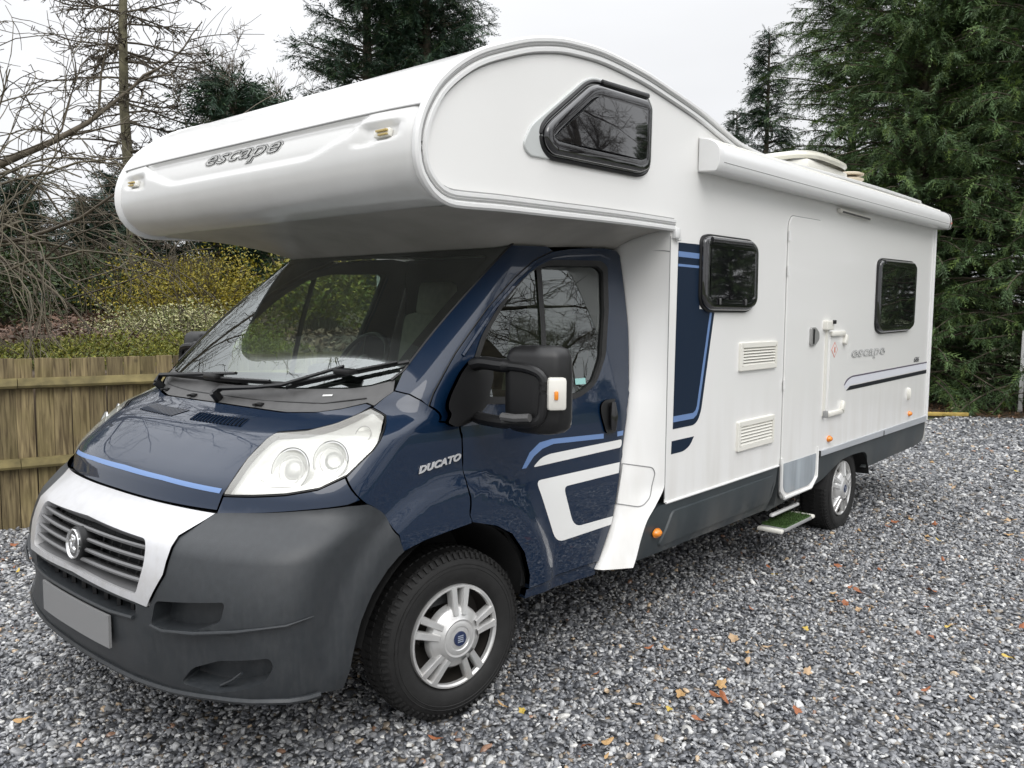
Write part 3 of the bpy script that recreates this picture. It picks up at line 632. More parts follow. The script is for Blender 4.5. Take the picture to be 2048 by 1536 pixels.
# ---- wheels
def wheel(name, cx, cz, yface, steer, sd):
    Mb = Matrix.Translation((cx, yface*sd, cz)) @ Matrix.Rotation(R(steer), 4, 'Z') @ Matrix.Rotation(R(90 if sd > 0 else -90), 4, 'X')
    root = bpy.data.objects.new(name, None); COL.objects.link(root); root.parent = van
    RT = .352
    prof = [(-.20, .205), (-.215, .24), (-.215, .29), (-.195, .325), (-.175, .343), (-.15, RT-.002), (-.10, RT), (-.05, RT-.002), (-.02, .343), (-.003, .326), (.012, .30), (.016, .27), (.010, .235), (-.004, .218), (-.02, .212)]
    t = MB().lathe(prof, Mb, 96).obj('tyre', TYREM, root)
    tr = MB()
    for k in range(72):
        q = 2*math.pi*k/72
        for (a0, a1, dq) in ((-.172, -.125, .0), (-.115, -.075, .5), (-.065, -.022, 0)):
            q0 = q+dq*2*math.pi/72
            tr.box((0, 0, 0), (.008, .017, abs(a1-a0)))
            n = 8; rot = Matrix.Rotation(q0, 4, 'Z')
            rr = RT+.0005-(.006 if dq == 0 else 0)
            for i in range(len(tr.v)-8, len(tr.v)):
                p = Vector(tr.v[i]); p = rot @ Vector((p.x+rr, p.y, p.z+(a0+a1)/2)); tr.v[i] = tuple(Mb @ p)
        # shoulder lugs
        for (a, rr, w_) in ((-.006, .333, .010),):
            tr.box((0, 0, 0), (.026, .012, .012))
            rot = Matrix.Rotation(q, 4, 'Z') @ Matrix.Translation((rr, 0, a)) @ Matrix.Rotation(R(38), 4, 'Y')
            for i in range(len(tr.v)-8, len(tr.v)): tr.v[i] = tuple(Mb @ (rot @ Vector(tr.v[i])))
    tag(tr.obj('tread_block', TYREM, root, smooth=False), kind='stuff')
    sw_ = MB()
    for rr in (.300, .285): sw_.tube([Mb @ Vector((rr*math.cos(a), rr*math.sin(a), .014 if rr < .29 else .012)) for a in np.linspace(0, 2*math.pi, 97)], .0022, 5, caps=False)
    sw_.obj('sidewall_rib', TYREM, root)
    MB().lathe([(-.03, .207), (-.09, .19), (-.10, .10), (-.10, .001)], Mb, 48).obj('wheel_rim', mat('dark_steel_rim', (.05, .045, .04), .5, metal=.5), root)
    trim = MB().lathe([(-.03, .214), (.000, .216), (.008, .213), (.009, .206), (.002, .199), (-.012, .197)], Mb, 72).obj('wheel_trim', TRIMSIL, root)
    # dished centre disc
    MB().lathe([(-.03, .132), (.000, .128), (.012, .118), (.026, .085), (.032, .078), (.030, .070), (.034, .060), (.034, .050), (.031, .047), (.033, .030)], Mb, 64).obj('trim_disc', TRIMSIL, trim)
    MB().lathe([(.033, .031), (.037, .030), (.038, .001)], Mb, 32).obj('centre_cap', mat('blue_cap', (.010, .022, .075), .2, coat=1), trim)
    lt = MB()
    for k, xk in enumerate((-.012, -.004, .004, .012)):
        lt.add([Mb @ Vector(p) for p in [(-.014, xk-.0022, .0386), (.014, xk-.0022, .0386), (.014, xk+.0022, .0386), (-.014, xk+.0022, .0386)]], [(0, 1, 2, 3)])
    lt.obj('cap_mark', mat('cap_mark_silver', (.5, .55, .65), .3, metal=.5), trim)
    for k in range(5):
        q = R(84+72*k)
        for sgn in (-1, 1):
            sp = MB()
            prof2 = []
            for rr, ax, hw_ in ((.095, .022, .017), (.128, .015, .0185), (.165, .010, .0195), (.204, .004, .021)):
                off = sgn*(.020+.012*(rr-.09)/.11)
                o1, o2 = off-hw_*.80, off+hw_*.80
                prof2.append([Mb @ (Matrix.Rotation(q, 4, 'Z') @ Vector(p)) for p in [(rr, o1, ax-.03), (rr, o1, ax+.000), (rr, o1+.004, ax+.006), (rr, o2-.004, ax+.006), (rr, o2, ax), (rr, o2, ax-.03)]])
            sp.grid(prof2); sp.obj('spoke', TRIMSIL, trim, sharp=40)
        n = Mb @ (Matrix.Rotation(q+R(36), 4, 'Z') @ Vector((.168, 0, -.075)))
    bolt = MB()
    for k in range(5):
        bolt.lathe([(-.10, .013), (-.075, .013), (-.072, .001)], Mb @ Matrix.Rotation(R(84+36+72*k), 4, 'Z') @ Matrix.Translation((.118, 0, 0)), 6)
    for k in range(5):
        q = R(60+72*k); c = Mb @ (Matrix.Rotation(q, 4, 'Z') @ Vector((.072, 0, .031)))
        tmp = len(trim.data.vertices)
    bolt.obj('wheel_bolts', CHROME, root)
    return root
wheel('front_wheel', .973, .347, -.945, -9, 1)
wheel('front_wheel', .973, .347, -.945, -9, -1)
wheel('rear_wheel', 5.16, .318, -1.068, 0, 1)
wheel('rear_wheel', 5.16, .318, -1.068, 0, -1)
# arch linings
for sd in (1, -1):
    A = np.linspace(R(6), R(168), 24)
    MB().grid([[(.93+.455*math.cos(a)*(1.10 if math.cos(a) < 0 else .97), sd*y, .38+.455*math.sin(a)) for a in A] for y in (-1.0, -.60)]).add([(.93+.47*math.cos(a), -.62*sd, .38+.47*math.sin(a)) for a in A], [tuple(range(24))]).obj('arch_lining', UNDER, van)
    MB().grid([[(5.15+.52*math.cos(a), sd*y, .33+.30*math.sin(a)) for a in A] for y in (-1.12, -.70)]).add([(5.15+.52*math.cos(a), -.72*sd, .33+.30*math.sin(a)) for a in A], [tuple(range(24))]).obj('arch_lining', UNDER, van)
MB().box((4.35, 0, .55), (5.7, 1.36, .22)).box((1.8, 0, .50), (.9, 1.7, .16)).box((3.6, 0, .36), (2.4, .9, .2)).box((6.3, -.4, .42), (.9, .5, .2)).tube([(5.16, -.95, .33), (5.16, .95, .33)], .06, 8).obj('chassis', UNDER, van)
MB().box((5.70, -.80, .40), (.10, .06, .10), bev=.01).box((5.78, -.86, .45), (.05, .04, .18)).obj('corner_steady', mat('galvanised', (.35, .35, .35), .4, metal=.7), van)
# ================================================================== HABITATION BODY
PROF = [(1.30, 2.083), (1.025, 2.070), (.763, 2.062), (.69, 2.078), (.648, 2.106), (.612, 2.145), (.594, 2.19), (.588, 2.235), (.592, 2.285), (.606, 2.335), (.631, 2.387), (.681, 2.459), (.767, 2.537), (.883, 2.612), (1.02, 2.672), (1.224, 2.743), (1.449, 2.788), (1.70, 2.805), (1.98, 2.793), (2.298, 2.757), (2.583, 2.716), (2.821, 2.668), (3.11, 2.618), (3.45, 2.604), (4.0, 2.622), (4.8, 2.648), (5.842, 2.672), (6.7, 2.684), (7.22, 2.682), (7.275, 2.665), (7.295, 2.62)]
def prof_curve(pts, n):
    P = smooth_path(pts, n); T = np.gradient(P, axis=0); T /= np.linalg.norm(T, axis=1)[:, None]
    return P, np.stack([-T[:, 1], T[:, 0]], 1)                       # outward normal (profile runs clockwise seen from the near side)
i_seam = 10
W2 = 1.128
def yround(y): q = np.clip((np.abs(y)-(W2-.05))/.05, 0, 1); return .030*(1-np.sqrt(np.maximum(0, 1-q*q)))
ys = np.concatenate([np.linspace(-W2, -W2+.05, 6), np.linspace(-W2+.08, W2-.08, 80), np.linspace(W2-.05, W2, 6)])
Pc, Nc = prof_curve([(1.0, 2.115), (.88, 2.080)]+PROF[2:i_seam+1], 68)
rows = []
for (x, z), (nx, nz) in zip(Pc, Nc):
    row = []
    for y in ys:
        a = abs(y)
        zc = 2.262+.055*sstep(.50, .80, a)+.10*sstep(.74, .92, a)                        # swoosh crease under the recessed name band
        rec = .022*sstep(zc-.012, zc+.012, z)*sstep(2.395, 2.380, z)*sstep(.97, .93, a)
        rec *= 1 if a < .95 else 0
        # lamp pockets
        lp = .022*sstep(.83, .86, a-(2.33-z)*-.3)*sstep(1.035, 1.015, a)*sstep(2.272, 2.282, z-(a-.93)*.1)*sstep(2.342, 2.330, z)
        bulge = .022*(1-(y/W2)**6)*sstep(2.06, 2.13, z)*(1 if x < .80 else 0)
        o = bulge-rec-lp-yround(y)
        row.append((x+nx*o, y, z+nz*o))
    rows.append(row)
luton = MB().grid(rows).obj('luton_cap', WHITER, van, sharp=None)
Pr, Nr = prof_curve(PROF[i_seam:], 90)
yr = np.concatenate([np.linspace(-W2, -W2+.05, 6), np.linspace(-W2+.1, W2-.1, 12), np.linspace(W2-.05, W2, 6)])
rows = [[(x+nx*((.010 if i else -.01)-yround(y)+.035*(1-(y/W2)**2)*sstep(2.2, 3.6, x)), y, z+nz*((.010 if i else -.01)-yround(y)+.035*(1-(y/W2)**2)*sstep(2.2, 3.6, x))) for y in yr] for i, ((x, z), (nx, nz)) in enumerate(zip(Pr, Nr))]
MB().grid(rows).obj('roof', WHITER, van, sharp=40)
MB().tube([(.630-.022*(1-(y/W2)**6), y, 2.388) for y in np.linspace(-W2+.01, W2-.01, 40)], .0045, 6).obj('cap_seam', GROOVE, luton)
for sd in (1, -1):
    lm = MB().box((.578+.018, -.955*sd, 2.304), (.02, .085, .03), rot=Matrix.Rotation(R(12), 3, 'Y'), bev=.006).obj('marker_lamp', CREAM, luton)
    MB().box((.582, -.962*sd, 2.311), (.010, .060, .008), bev=.002).box((.582, -.968*sd, 2.297), (.010, .048, .007), bev=.002).obj('lamp_strip', mat('ochre_lens', (.50, .38, .14), .4), luton)

# underside of the luton: from the edge trim in to the cab roof
def under_rows():
    outer = [(2.316, -1.125, 2.095), (1.9, -1.125, 2.088), (1.5, -1.125, 2.078), (1.15, -1.125, 2.072), (.95, -1.123, 2.066), (.82, -1.10, 2.062), (.775, -.95, 2.062), (.765, -.5, 2.062), (.765, 0, 2.062)]
    inner = [(2.316, -.80, 2.010), (2.0, -.80, 2.000), (1.75, -.808, 1.985), (1.56, -.795, 1.968), (1.44, -.775, 1.958), (1.37, -.70, 1.950), (1.31, -.56, 1.943), (1.258, -.30, 1.936), (1.245, 0, 1.934)]
    O = smooth_path(outer, 40); I = smooth_path(inner, 40)
    O = np.concatenate([O, (O*[1, -1, 1])[::-1][1:]]); I = np.concatenate([I, (I*[1, -1, 1])[::-1][1:]])
    rows = []
    for t in np.linspace(0, 1, 22):
        k = t**2.6; dip = .012*math.sin(math.pi*t)
        rows.append([(o[0]+(i[0]-o[0])*t, o[1]+(i[1]-o[1])*t, o[2]+(i[2]-o[2])*k-dip) for o, i in zip(O, I)])
    return rows
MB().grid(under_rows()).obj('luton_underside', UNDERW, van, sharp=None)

# side walls
wall = [(2.316, .700), (2.316, 2.095)]+[tuple(p) for p in Pc[::-1] if False]
WALLP = [(7.29, .700)]+[(7.29, 2.60)]+PROF[::-1][2:]+[(1.697, 2.091), (2.316, 2.098), (2.316, .700)]
WALLP = [(7.288, .700), (7.288, 2.62)]+[p for p in PROF[::-1][2:-2]]+[(1.025, 2.074), (1.336, 2.079), (1.697, 2.089), (2.316, 2.098), (2.316, .700)]
for sd in (1, -1):
    wp = ccw(np.array(WALLP)); v, f, lo = tri_region(wp, [], .30)
    V = [(p[0], YS*sd, p[1]) for p in v]; F = [tuple(t) if sd > 0 else tuple(t[::-1]) for t in f]
    mesh_obj('side_wall', V, F, WHITE, van, False)
# rear wall and its corner posts
MB().grid([[(7.30, y, z) for y in np.linspace(-1.13, 1.13, 8)] for z in (.45, 1.0, 2.0, 2.62)]).obj('rear_wall', WHITE, van, sharp=None)
for sd in (1, -1): MB().tube([(7.290, -1.128*sd, .66), (7.290, -1.128*sd, 2.62)], .022, 10).obj('corner_post', ALU, van)

# moulded edge trim round the luton and along the roof
EDGE = [(2.345, 2.100), (2.0, 2.096), (1.697, 2.090), (1.336, 2.080), (1.025, 2.072)]+PROF[2:28]
EP, EN = prof_curve(EDGE, 220)
for sd in (1, -1):
    yb = sd*YS
    rows = []
    for (o, dy) in [(-.012, .03), (.008, .012), (.014, -.004), (.014, -.012), (.006, -.020), (-.006, -.020), (-.012, -.010), (-.026, -.010), (-.031, -.017), (-.043, -.017), (-.048, -.002)]:
        rows.append([(p[0]+n[0]*o, yb+dy*sd, p[1]+n[1]*o) for p, n in zip(EP, EN)])
    tr_ = MB().grid(rows).obj('edge_trim', ALU, van, sharp=30)
    MB().tube([(p[0]-n[0]*.019, yb-.010*sd, p[1]-n[1]*.019) for p, n in zip(EP, EN)], .004, 5).obj('trim_insert', GROOVE, tr_)
    MB().tube([(p[0]-n[0]*.050, yb-.001*sd, p[1]-n[1]*.050) for p, n in zip(EP, EN)], .003, 5).obj('trim_seal', GROOVE, tr_)
    MB().box((2.352, yb-.012*sd, 2.078), (.05, .03, .055), bev=.008).box((2.375, yb-.012*sd, 2.055), (.03, .026, .03), bev=.006).obj('trim_end_cap', ALU, tr_)

# white pillar moulding between cab door and side wall
zs = [2.095, 2.06, 2.00, 1.95, 1.80, 1.60, 1.35, 1.19, 1.10, .93, .80, .70, .64, .55, .47, .425]
xl = pchip([.425, .46, .64, .93, 1.16, 1.35, 1.6, 1.99, 2.1], [1.885, 1.912, 2.021, 2.109, 2.169, 2.219, 2.268, 2.326, 2.334], zs)
xr = pchip([.425, .435, .555, .652, .70, .72, 2.1], [2.03, 2.038, 2.098, 2.165, 2.23, 2.316, 2.316], zs)
zz = np.linspace(2.095, .425, 80); n_ = 18
def pil_xy(z):
    a = float(pchip(zs[::-1], xl[::-1], z)); b = float(pchip(zs[::-1], xr[::-1], z)); zc = min(z, 2.02)
    yl = -float(pchip(KZ, KH, zc))-.003-float(flare(a, z))
    return a, b, yl
for sd in (1, -1):
    out = []
    for z in zz:
        a, b, yl = pil_xy(z); row = [(a+.012, sd*(yl+.05), z), (a, sd*(yl+.008), z)]
        for t in np.linspace(0, 1, 16): row.append((a+(b-a)*t, sd*(yl-.010*min(1, t*8)+(YS-.002-yl+.010)*t**.85), z))
        out.append(row)
    pil = MB().grid(out).add([out[-1][j] for j in range(n_)]+[(out[-1][j][0], out[-1][j][1]+.06*sd, .425) for j in range(n_)], [(j, j+1, n_+j+1, n_+j) for j in range(n_-1)]).obj('pillar_moulding', WHITE, van, sharp=40)
    def on_pillar(x, z):
        a, b, yl = pil_xy(z); t = min(1, max(0, (x-a)/(b-a)))
        return yl-.010*min(1, t*8)+(YS-.002-yl+.010)*t**.85
    def on_pillar_path(P, off): return [(x, sd*(on_pillar(x, z)-off), z) for x, z in P]
    FL = fillet([(2.105, .920), (2.245, .892), (2.258, .862), (2.222, .745), (2.155, .700), (2.045, .726)], [.004, .02, .02, .03, .03, .004])
    FL = densify(FL, .02)
    MB().tube(on_pillar_path(list(FL)+[FL[0]], .001), .003, 5).obj('fuel_flap_gap', GROOVE, pil)
    MB().tube([(2.335, sd*-.86, 2.0), (2.325, sd*-1.0, 1.995), (2.318, sd*-1.10, 1.99), (2.316, sd*-1.132, 1.985)], .003, 5).obj('moulding_joint', GROOVE, pil)
    MB().tube([(2.317, sd*(YS-.0015), z) for z in np.linspace(.72, 2.06, 6)], .0028, 5).obj('wall_joint', GROOVE, pil)

# flat pieces on the near side wall
def slab(name, poly, m, parent, y=YS, d=.003, bev=.0, inner=None):
    """plate on the side wall: outline in (x,z), standing d proud of y"""
    P = ccw(np.asarray(poly, float)); n = len(P); Q = inset(P, bev) if bev else P
    hs = [inset(P, inner)] if inner else []
    mb = MB(); v, f, loops = tri_region(Q, hs, .15)
    mb.add([(p[0], y-d, p[1]) for p in v], f)
    rings = [[(p[0], y+.004, p[1]) for p in P], [(p[0], y-d+bev, p[1]) for p in P]]
    if bev: rings.append([(p[0], y-d+bev*.3, p[1]) for p in inset(P, bev*.3)])
    rings.append([(p[0], y-d, p[1]) for p in Q]); mb.grid(rings, True)
    if inner:
        H = hs[0]; mb.grid([[(p[0], y-d, p[1]) for p in H], [(p[0], y+.002, p[1]) for p in H]], True)
    return mb.obj(name, m, parent, sharp=30)
def outline_tube(name, poly, r, m, parent, y, closed=True):
    P = list(densify(poly, .05)) if closed else list(poly)
    return MB().tube([(p[0], y, p[1]) for p in (P+[P[0]] if closed else P)], r, 6).obj(name, m, parent)
def acrylic_window(name, poly, r, parent, bar=None, d=.035):
    P = ccw(fillet(poly, r, 6)); fr = slab(name, inset(P, -.012), BLACKP, parent, YS, .012, .004)
    mb = MB(); rings = []
    for k, (ins, y) in enumerate([(0, -.010), (0, -.024), (.006, -.031), (.018, -.035), (.045, -.035), (.060, -.032)]):
        rings.append([(p[0], YS+y, p[1]) for p in inset(P, ins)])
    mb.grid(rings, True); Q = inset(P, .060); v, f, lo = tri_region(Q, [], .12); cc = Q.mean(0)
    mb.add([(p[0], YS-.032-.006*max(0, 1-np.hypot(*((p-cc)/.6))), p[1]) for p in v], f)
    mb.obj('acrylic_pane', ACRYL, fr, sharp=50)
    if bar: MB().tube([(p[0], YS-.034, p[1]) for p in bar], .014, 8, flat=.8).obj('top_hinge', BLACKG, fr)
    return fr
ow = fillet([(1.62, 2.688), (2.045, 2.702), (2.092, 2.672), (2.092, 2.352), (2.03, 2.322), (1.19, 2.292), (1.150, 2.33), (1.20, 2.412), (1.545, 2.660)], [.05, .06, .04, .05, .06, .06, .04, .03, .06], 6)
owf = slab('overcab_window', ow, mat('pale_window_surround', (.55, .57, .56), .12, coat=.8), van, YS, .010, .004)
og = [(1.62, 2.656), (2.04, 2.672), (2.074, 2.64), (2.070, 2.362), (2.0, 2.33), (1.32, 2.314), (1.272, 2.348), (1.265, 2.405), (1.305, 2.446), (1.567, 2.636)]
P = ccw(fillet(og, .035, 5)); mb = MB()
mb.grid([[(p[0], YS+y, p[1]) for p in inset(P, i)] for i, y in [(0, -.008), (0, -.026), (.008, -.034), (.02, -.038), (.045, -.038), (.055, -.036)]], True)
Q = inset(P, .055); v, f, lo = tri_region(Q, [], .07); cc = Q.mean(0); mb.add([(p[0], YS-.036-.016*max(0, 1-np.hypot(*((p-cc)/[.42, .2]))**2), p[1]) for p in v], f)
mb.obj('acrylic_pane', ACRYL, owf, sharp=50)
outline_tube('window_seal', inset(P, -.012), .010, BLACKP, owf, YS-.008)
MB().tube([(1.655, YS-.03, 2.668), (2.03, YS-.03, 2.684)], .013, 8, flat=.7).obj('top_hinge', BLACKG, owf)
midw = [(2.632, 2.072), (2.70, 2.090), (3.23, 2.096), (3.30, 2.06), (3.308, 1.735), (3.20, 1.694), (2.71, 1.694), (2.634, 1.735)]
mw = acrylic_window('side_window', midw, .05, van, [(2.70, 2.072), (3.19, 2.080)])
rw = [(5.60, 2.095), (5.68, 2.122), (6.56, 2.140), (6.64, 2.105), (6.632, 1.58), (6.50, 1.541), (5.70, 1.530), (5.60, 1.565)]
acrylic_window('side_window', rw, .05, van, [(5.70, 2.10), (6.52, 2.118)])
for z0 in (1.732, 1.738):
    MB().box((2.80 if z0 < 1.735 else 3.12, YS-.041, 1.742), (.016, .008, .035), bev=.003).obj('window_catch', GREYL, mw)

# entrance door with its lower grey panel
ed = fillet([(3.800, .505), (3.84, .460), (4.325, .458), (4.432, .53), (4.428, .72), (4.395, 2.27), (4.34, 2.312), (3.83, 2.300), (3.785, 2.25)], [.03, .05, .05, .06, 0, .05, .06, .05, .05], 6)
slab('door_gap', inset(ccw(ed), -.006), GROOVE, van, YS, .0015)
edoor = slab('entrance_door', ed, WHITE, van, YS, .010, .003)
outline_tube('door_frame', [(3.795, .74), (3.797, .52), (3.85, .466), (4.315, .464), (4.418, .53), (4.420, .74)], .011, WVINYL, edoor, YS-.012, False)
slab('kick_panel', fillet([(3.825, .700), (3.835, .53), (3.89, .492), (4.29, .490), (4.392, .54), (4.396, .698)], [.003, .03, .05, .05, .05, .003]), mat('grey_kick_panel', (.33, .37, .40), .25, coat=.5, noise=(2.5, .25, 3, (3, 1, .4))), edoor, YS-.009, .004)
hl = slab('door_handle', fillet([(4.190, 1.462), (4.275, 1.462), (4.345, 1.50), (4.345, 1.55), (4.275, 1.588), (4.190, 1.588)], .02), mat('satin_grey', (.36, .36, .35), .35, metal=.4), edoor, YS-.008, .016, .005)
slab('handle_slot', [(4.222, 1.475), (4.25, 1.475), (4.25, 1.575), (4.222, 1.575)], BLACKP, hl, YS-.022, .004)
for z in (2.17, 1.95, 1.22): MB().tube([(3.786, YS-.012, z-.03), (3.786, YS-.012, z+.03)], .008, 8).obj('hinge', ALU, edoor)

# fridge vents
for (x0, x1, z0, z1) in ((3.135, 3.660, 1.338, 1.508), (3.135, 3.655, .862, 1.042)):
    vf = slab('fridge_vent', fillet([(x0, z0), (x1, z0), (x1, z1), (x0, z1)], .012), CREAM, van, YS, .016, .005, inner=.032)
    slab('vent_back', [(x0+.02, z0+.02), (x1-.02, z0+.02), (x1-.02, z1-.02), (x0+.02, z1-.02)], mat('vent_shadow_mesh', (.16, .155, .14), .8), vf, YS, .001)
    n = 6; h = (z1-z0-.064)/n
    for k in range(n):
        zc = z0+.032+h*(k+.5)
        MB().add([(x0+.028, YS-.014, zc-h*.42), (x1-.028, YS-.014, zc-h*.42), (x1-.028, YS-.003, zc+h*.30), (x0+.028, YS-.003, zc+h*.30), (x0+.028, YS-.011, zc-h*.47), (x1-.028, YS-.011, zc-h*.47)], [(0, 1, 2, 3), (4, 5, 1, 0)]).obj('slat', CREAM, vf, smooth=False)

# service hatch for the toilet cassette
hat = slab('service_hatch', fillet([(4.60, .935), (4.92, .935), (4.92, 1.56), (4.60, 1.56)], .03), WHITE, van, YS, .007, .003)
slab('hatch_rail', [(4.515, .95), (4.545, .95), (4.545, 1.57), (4.515, 1.57)], CREAM, hat, YS, .012, .004)
slab('hatch_block', fillet([(4.465, 1.565), (4.60, 1.565), (4.60, 1.632), (4.465, 1.632)], .012), CREAM, hat, YS, .032, .007)
MB().box((4.585, YS-.037, 1.622), (.035, .02, .028), bev=.005).obj('camera_eye', BLACKP, hat)
for (zc, ln) in ((1.537, .28), (.955, .32)): MB().box((4.595+ln/2, YS-.014, zc), (ln, .024, .036), bev=.010).obj('hatch_handle', CREAM, hat)
for zc in (1.49, .995): MB().box((4.885, YS-.018, zc), (.05, .03, .075), rot=Matrix.Rotation(R(25), 3, 'Y'), bev=.01).obj('hatch_catch', CREAM, hat)
MB().box((4.53, YS-.018, .965), (.035, .03, .05), bev=.006).obj('hatch_hinge', GROOVE, hat)
dm = slab('warning_label', [(4.692, 1.362), (4.758, 1.420), (4.692, 1.478), (4.626, 1.420)], mat('red_line', (.62, .22, .17), .5), hat, YS-.007, .001)
slab('label_ground', [(4.692, 1.372), (4.747, 1.420), (4.692, 1.468), (4.637, 1.420)], WVINYL, dm, YS-.008, .001)
slab('label_sign', fillet([(4.680, 1.398), (4.704, 1.398), (4.704, 1.442), (4.680, 1.442)], .01), mat('red_line', (.62, .22, .17)), dm, YS-.009, .001)
MB().lathe([(0, .030), (.022, .026), (.028, .014), (.03, .001)], Matrix.Translation((6.645, YS, .962)) @ Matrix.Rotation(R(90), 4, 'X') @ Matrix.Diagonal((.8, 1.9, 1, 1)), 20).obj('water_inlet', CREAM, van)

# marker lamps
for (x, z, y, r) in ((2.25, .555, -1.128, .030), (4.665, .770, YS, .030), (6.718, .772, YS, .030)):
    ml = MB().lathe([(0, r*1.15), (.006, r*1.15), (.006, r), (.018, r*.85), (.026, r*.5), (.028, .001)], Matrix.Translation((x, y, z)) @ Matrix.Rotation(R(90), 4, 'X') @ Matrix.Diagonal((1.1, .72, 1, 1)), 20).obj('side_marker_lamp', AMBER, van)

# skirts
SKF = fillet([(2.345, .690), (3.762, .690), (3.762, .66), (3.70, .405), (2.045, .430), (2.105, .555), (2.175, .652), (2.245, .688)], [.0, .004, 0, .01, .01, .06, .06, .05])
def skirt(name, poly, y0, tuck, inn=None):
    v, f, loops = tri_region(ccw(np.asarray(poly)), [], .08)
    Y = lambda p: y0+tuck*np.clip((.62-p[1])/.22, 0, 1)**2
    mb = MB().add([(p[0], Y(p), p[1]) for p in v], f); L = loops[0]
    mb.grid([[(v[i][0], Y(v[i]), v[i][1]) for i in L], [(v[i][0], Y(v[i])+.04, v[i][1]) for i in L]], True)
    return mb.obj(name, SKIRT, van, sharp=40)
sk = skirt('side_skirt', SKF, YS+.002, .05)
sp = ccw(fillet([(2.40, .640), (3.70, .640), (3.655, .47), (2.30, .47)], .03))
v, f, lo = tri_region(sp, [], .08)
MB().add([(p[0], YS+.002+.05*np.clip((.62-p[1])/.22, 0, 1)**2-.010, p[1]) for p in v], f).grid([[(p[0], YS+.002+.05*max(0, min(1, (.62-p[1])/.22))**2-.010, p[1]) for p in densify(sp, .05)], [(p[0], YS+.02+.05*max(0, min(1, (.62-p[1])/.22))**2, p[1]) for p in densify(inset(sp, -.014), .05)[:len(densify(sp, .05))]]], True).obj('skirt_panel', SKIRT, sk, sharp=40)
outline_tube('skirt_trim', [(2.33, .697), (3.0, .695), (3.765, .695)], .007, ALU, sk, YS-.004, False)
SKR = [(3.70, .40), (3.79, .418), (3.79, .70), (4.44, .70), (4.475, .66), (7.285, .645), (7.33, .52), (7.28, .46), (7.15, .432), (5.60, .418), (5.640, .445), (5.60, .53), (5.50, .572), (5.22, .582), (4.98, .572), (4.80, .528), (4.63, .475), (4.41, .446), (4.2, .434)]
SKR = fillet(SKR, [.01, .01, 0, 0, .02, .02, .05, .05, .04, .02, .03, .06, .06, .05, .05, .05, .05, .02, .02])
skr = skirt('side_skirt', SKR, YS+.004, .03)
slab('silver_rail', [(4.49, .662), (7.285, .647), (7.285, .706), (4.49, .702)], mat('silver_rail_paint', (.50, .52, .55), .32, metal=.3, noise=(5, .06, 4, (.4, 1, 4))), skr, YS, .014, .004)
MB().box((4.47, YS-.006, .680), (.035, .02, .05), bev=.004).box((5.94, YS-.014, .675), (.012, .006, .045)).obj('rail_end', BLACKP, skr)
fs = MB()
for P_ in (SKF, SKR): fs.add([(p[0], 1.128, p[1]) for p in P_], [tuple(range(len(P_)))])
fs.obj('far_skirt', SKIRT, van, smooth=False)

# vinyl graphics on the side wall
g = lambda poly, m, y=.0012, nm='side_graphic': slab(nm, poly, m, van, YS, y)
g(fillet([(2.400, 2.036), (2.640, 2.040), (2.64, 1.70), (2.815, 1.69), (2.690, 1.145), (2.655, 1.095), (2.610, 1.076), (2.388, 1.076)], [0, 0, 0, 0, .04, .04, .04, 0]), NAVYV)
g([(2.400, 1.992), (2.628, 1.992), (2.628, 1.964), (2.400, 1.964)], LBLUE, .0022)
g([(2.400, 1.928), (2.628, 1.928), (2.628, 1.915), (2.400, 1.915)], LBLUE, .0022)
g([(2.389, 1.112), (2.605, 1.112), (2.640, 1.128), (2.662, 1.162), (2.785, 1.690), (2.762, 1.690), (2.640, 1.176), (2.626, 1.154), (2.600, 1.143), (2.389, 1.143)], LBLUE, .0022)
g(fillet([(2.380, 1.014), (2.618, 1.014), (2.575, .968), (2.505, .946), (2.376, .946)], [0, .0, .03, .03, 0]), NAVYV)
g([(5.075, 1.131), (7.235, 1.153), (7.235, 1.118), (4.99, 1.100)], mat('black_vinyl', (.010, .012, .016), .55, spec=.25), .0014)
g(fillet([(4.95, 1.130), (5.00, 1.180), (5.105, 1.203), (7.235, 1.226), (7.235, 1.160), (5.06, 1.138), (4.985, 1.112)], [.0, .04, .05, 0, 0, .03, 0]), SVINYL, .0008)
g(fillet([(4.94, 1.146), (4.992, 1.186), (5.10, 1.208), (7.235, 1.229), (7.235, 1.218), (5.10, 1.197), (5.004, 1.174), (4.955, 1.143)], [.0, .04, .05, 0, 0, .04, .03, 0]), mat('mauve_line', (.09, .075, .11), .4), .0016)

# lettering
def letters(name, body, size, fn, m, parent, extrude=.0, offset=0., shear=0., spacing=1.0):
    cu = bpy.data.curves.new(name, 'FONT'); cu.body = body; cu.size = size; cu.extrude = extrude; cu.offset = offset; cu.shear = shear; cu.space_character = spacing; cu.align_x = 'CENTER'
    cu.resolution_u = 3
    tmp = bpy.data.objects.new(name, cu); COL.objects.link(tmp); dg = bpy.context.evaluated_depsgraph_get(); me = bpy.data.meshes.new_from_object(tmp.evaluated_get(dg)); bpy.data.objects.remove(tmp); bpy.data.curves.remove(cu)
    for v_ in me.vertices: v_.co = fn(*v_.co)
    me.materials.clear(); me.materials.append(m); me.name = name
    o = bpy.data.objects.new(name, me); COL.objects.link(o); o.parent = parent; return o
def front_name(lift): return lambda u, v, w: Vector((.652-(2.34-(2.322+v))*.30+.0-lift-w-.012*0, -u*1.0, 2.322+v+u*0))
def side_name(x0, z0, lift, sx_=1.0): return lambda u, v, w: Vector((x0+u*sx_, YS-lift-w, z0+v))
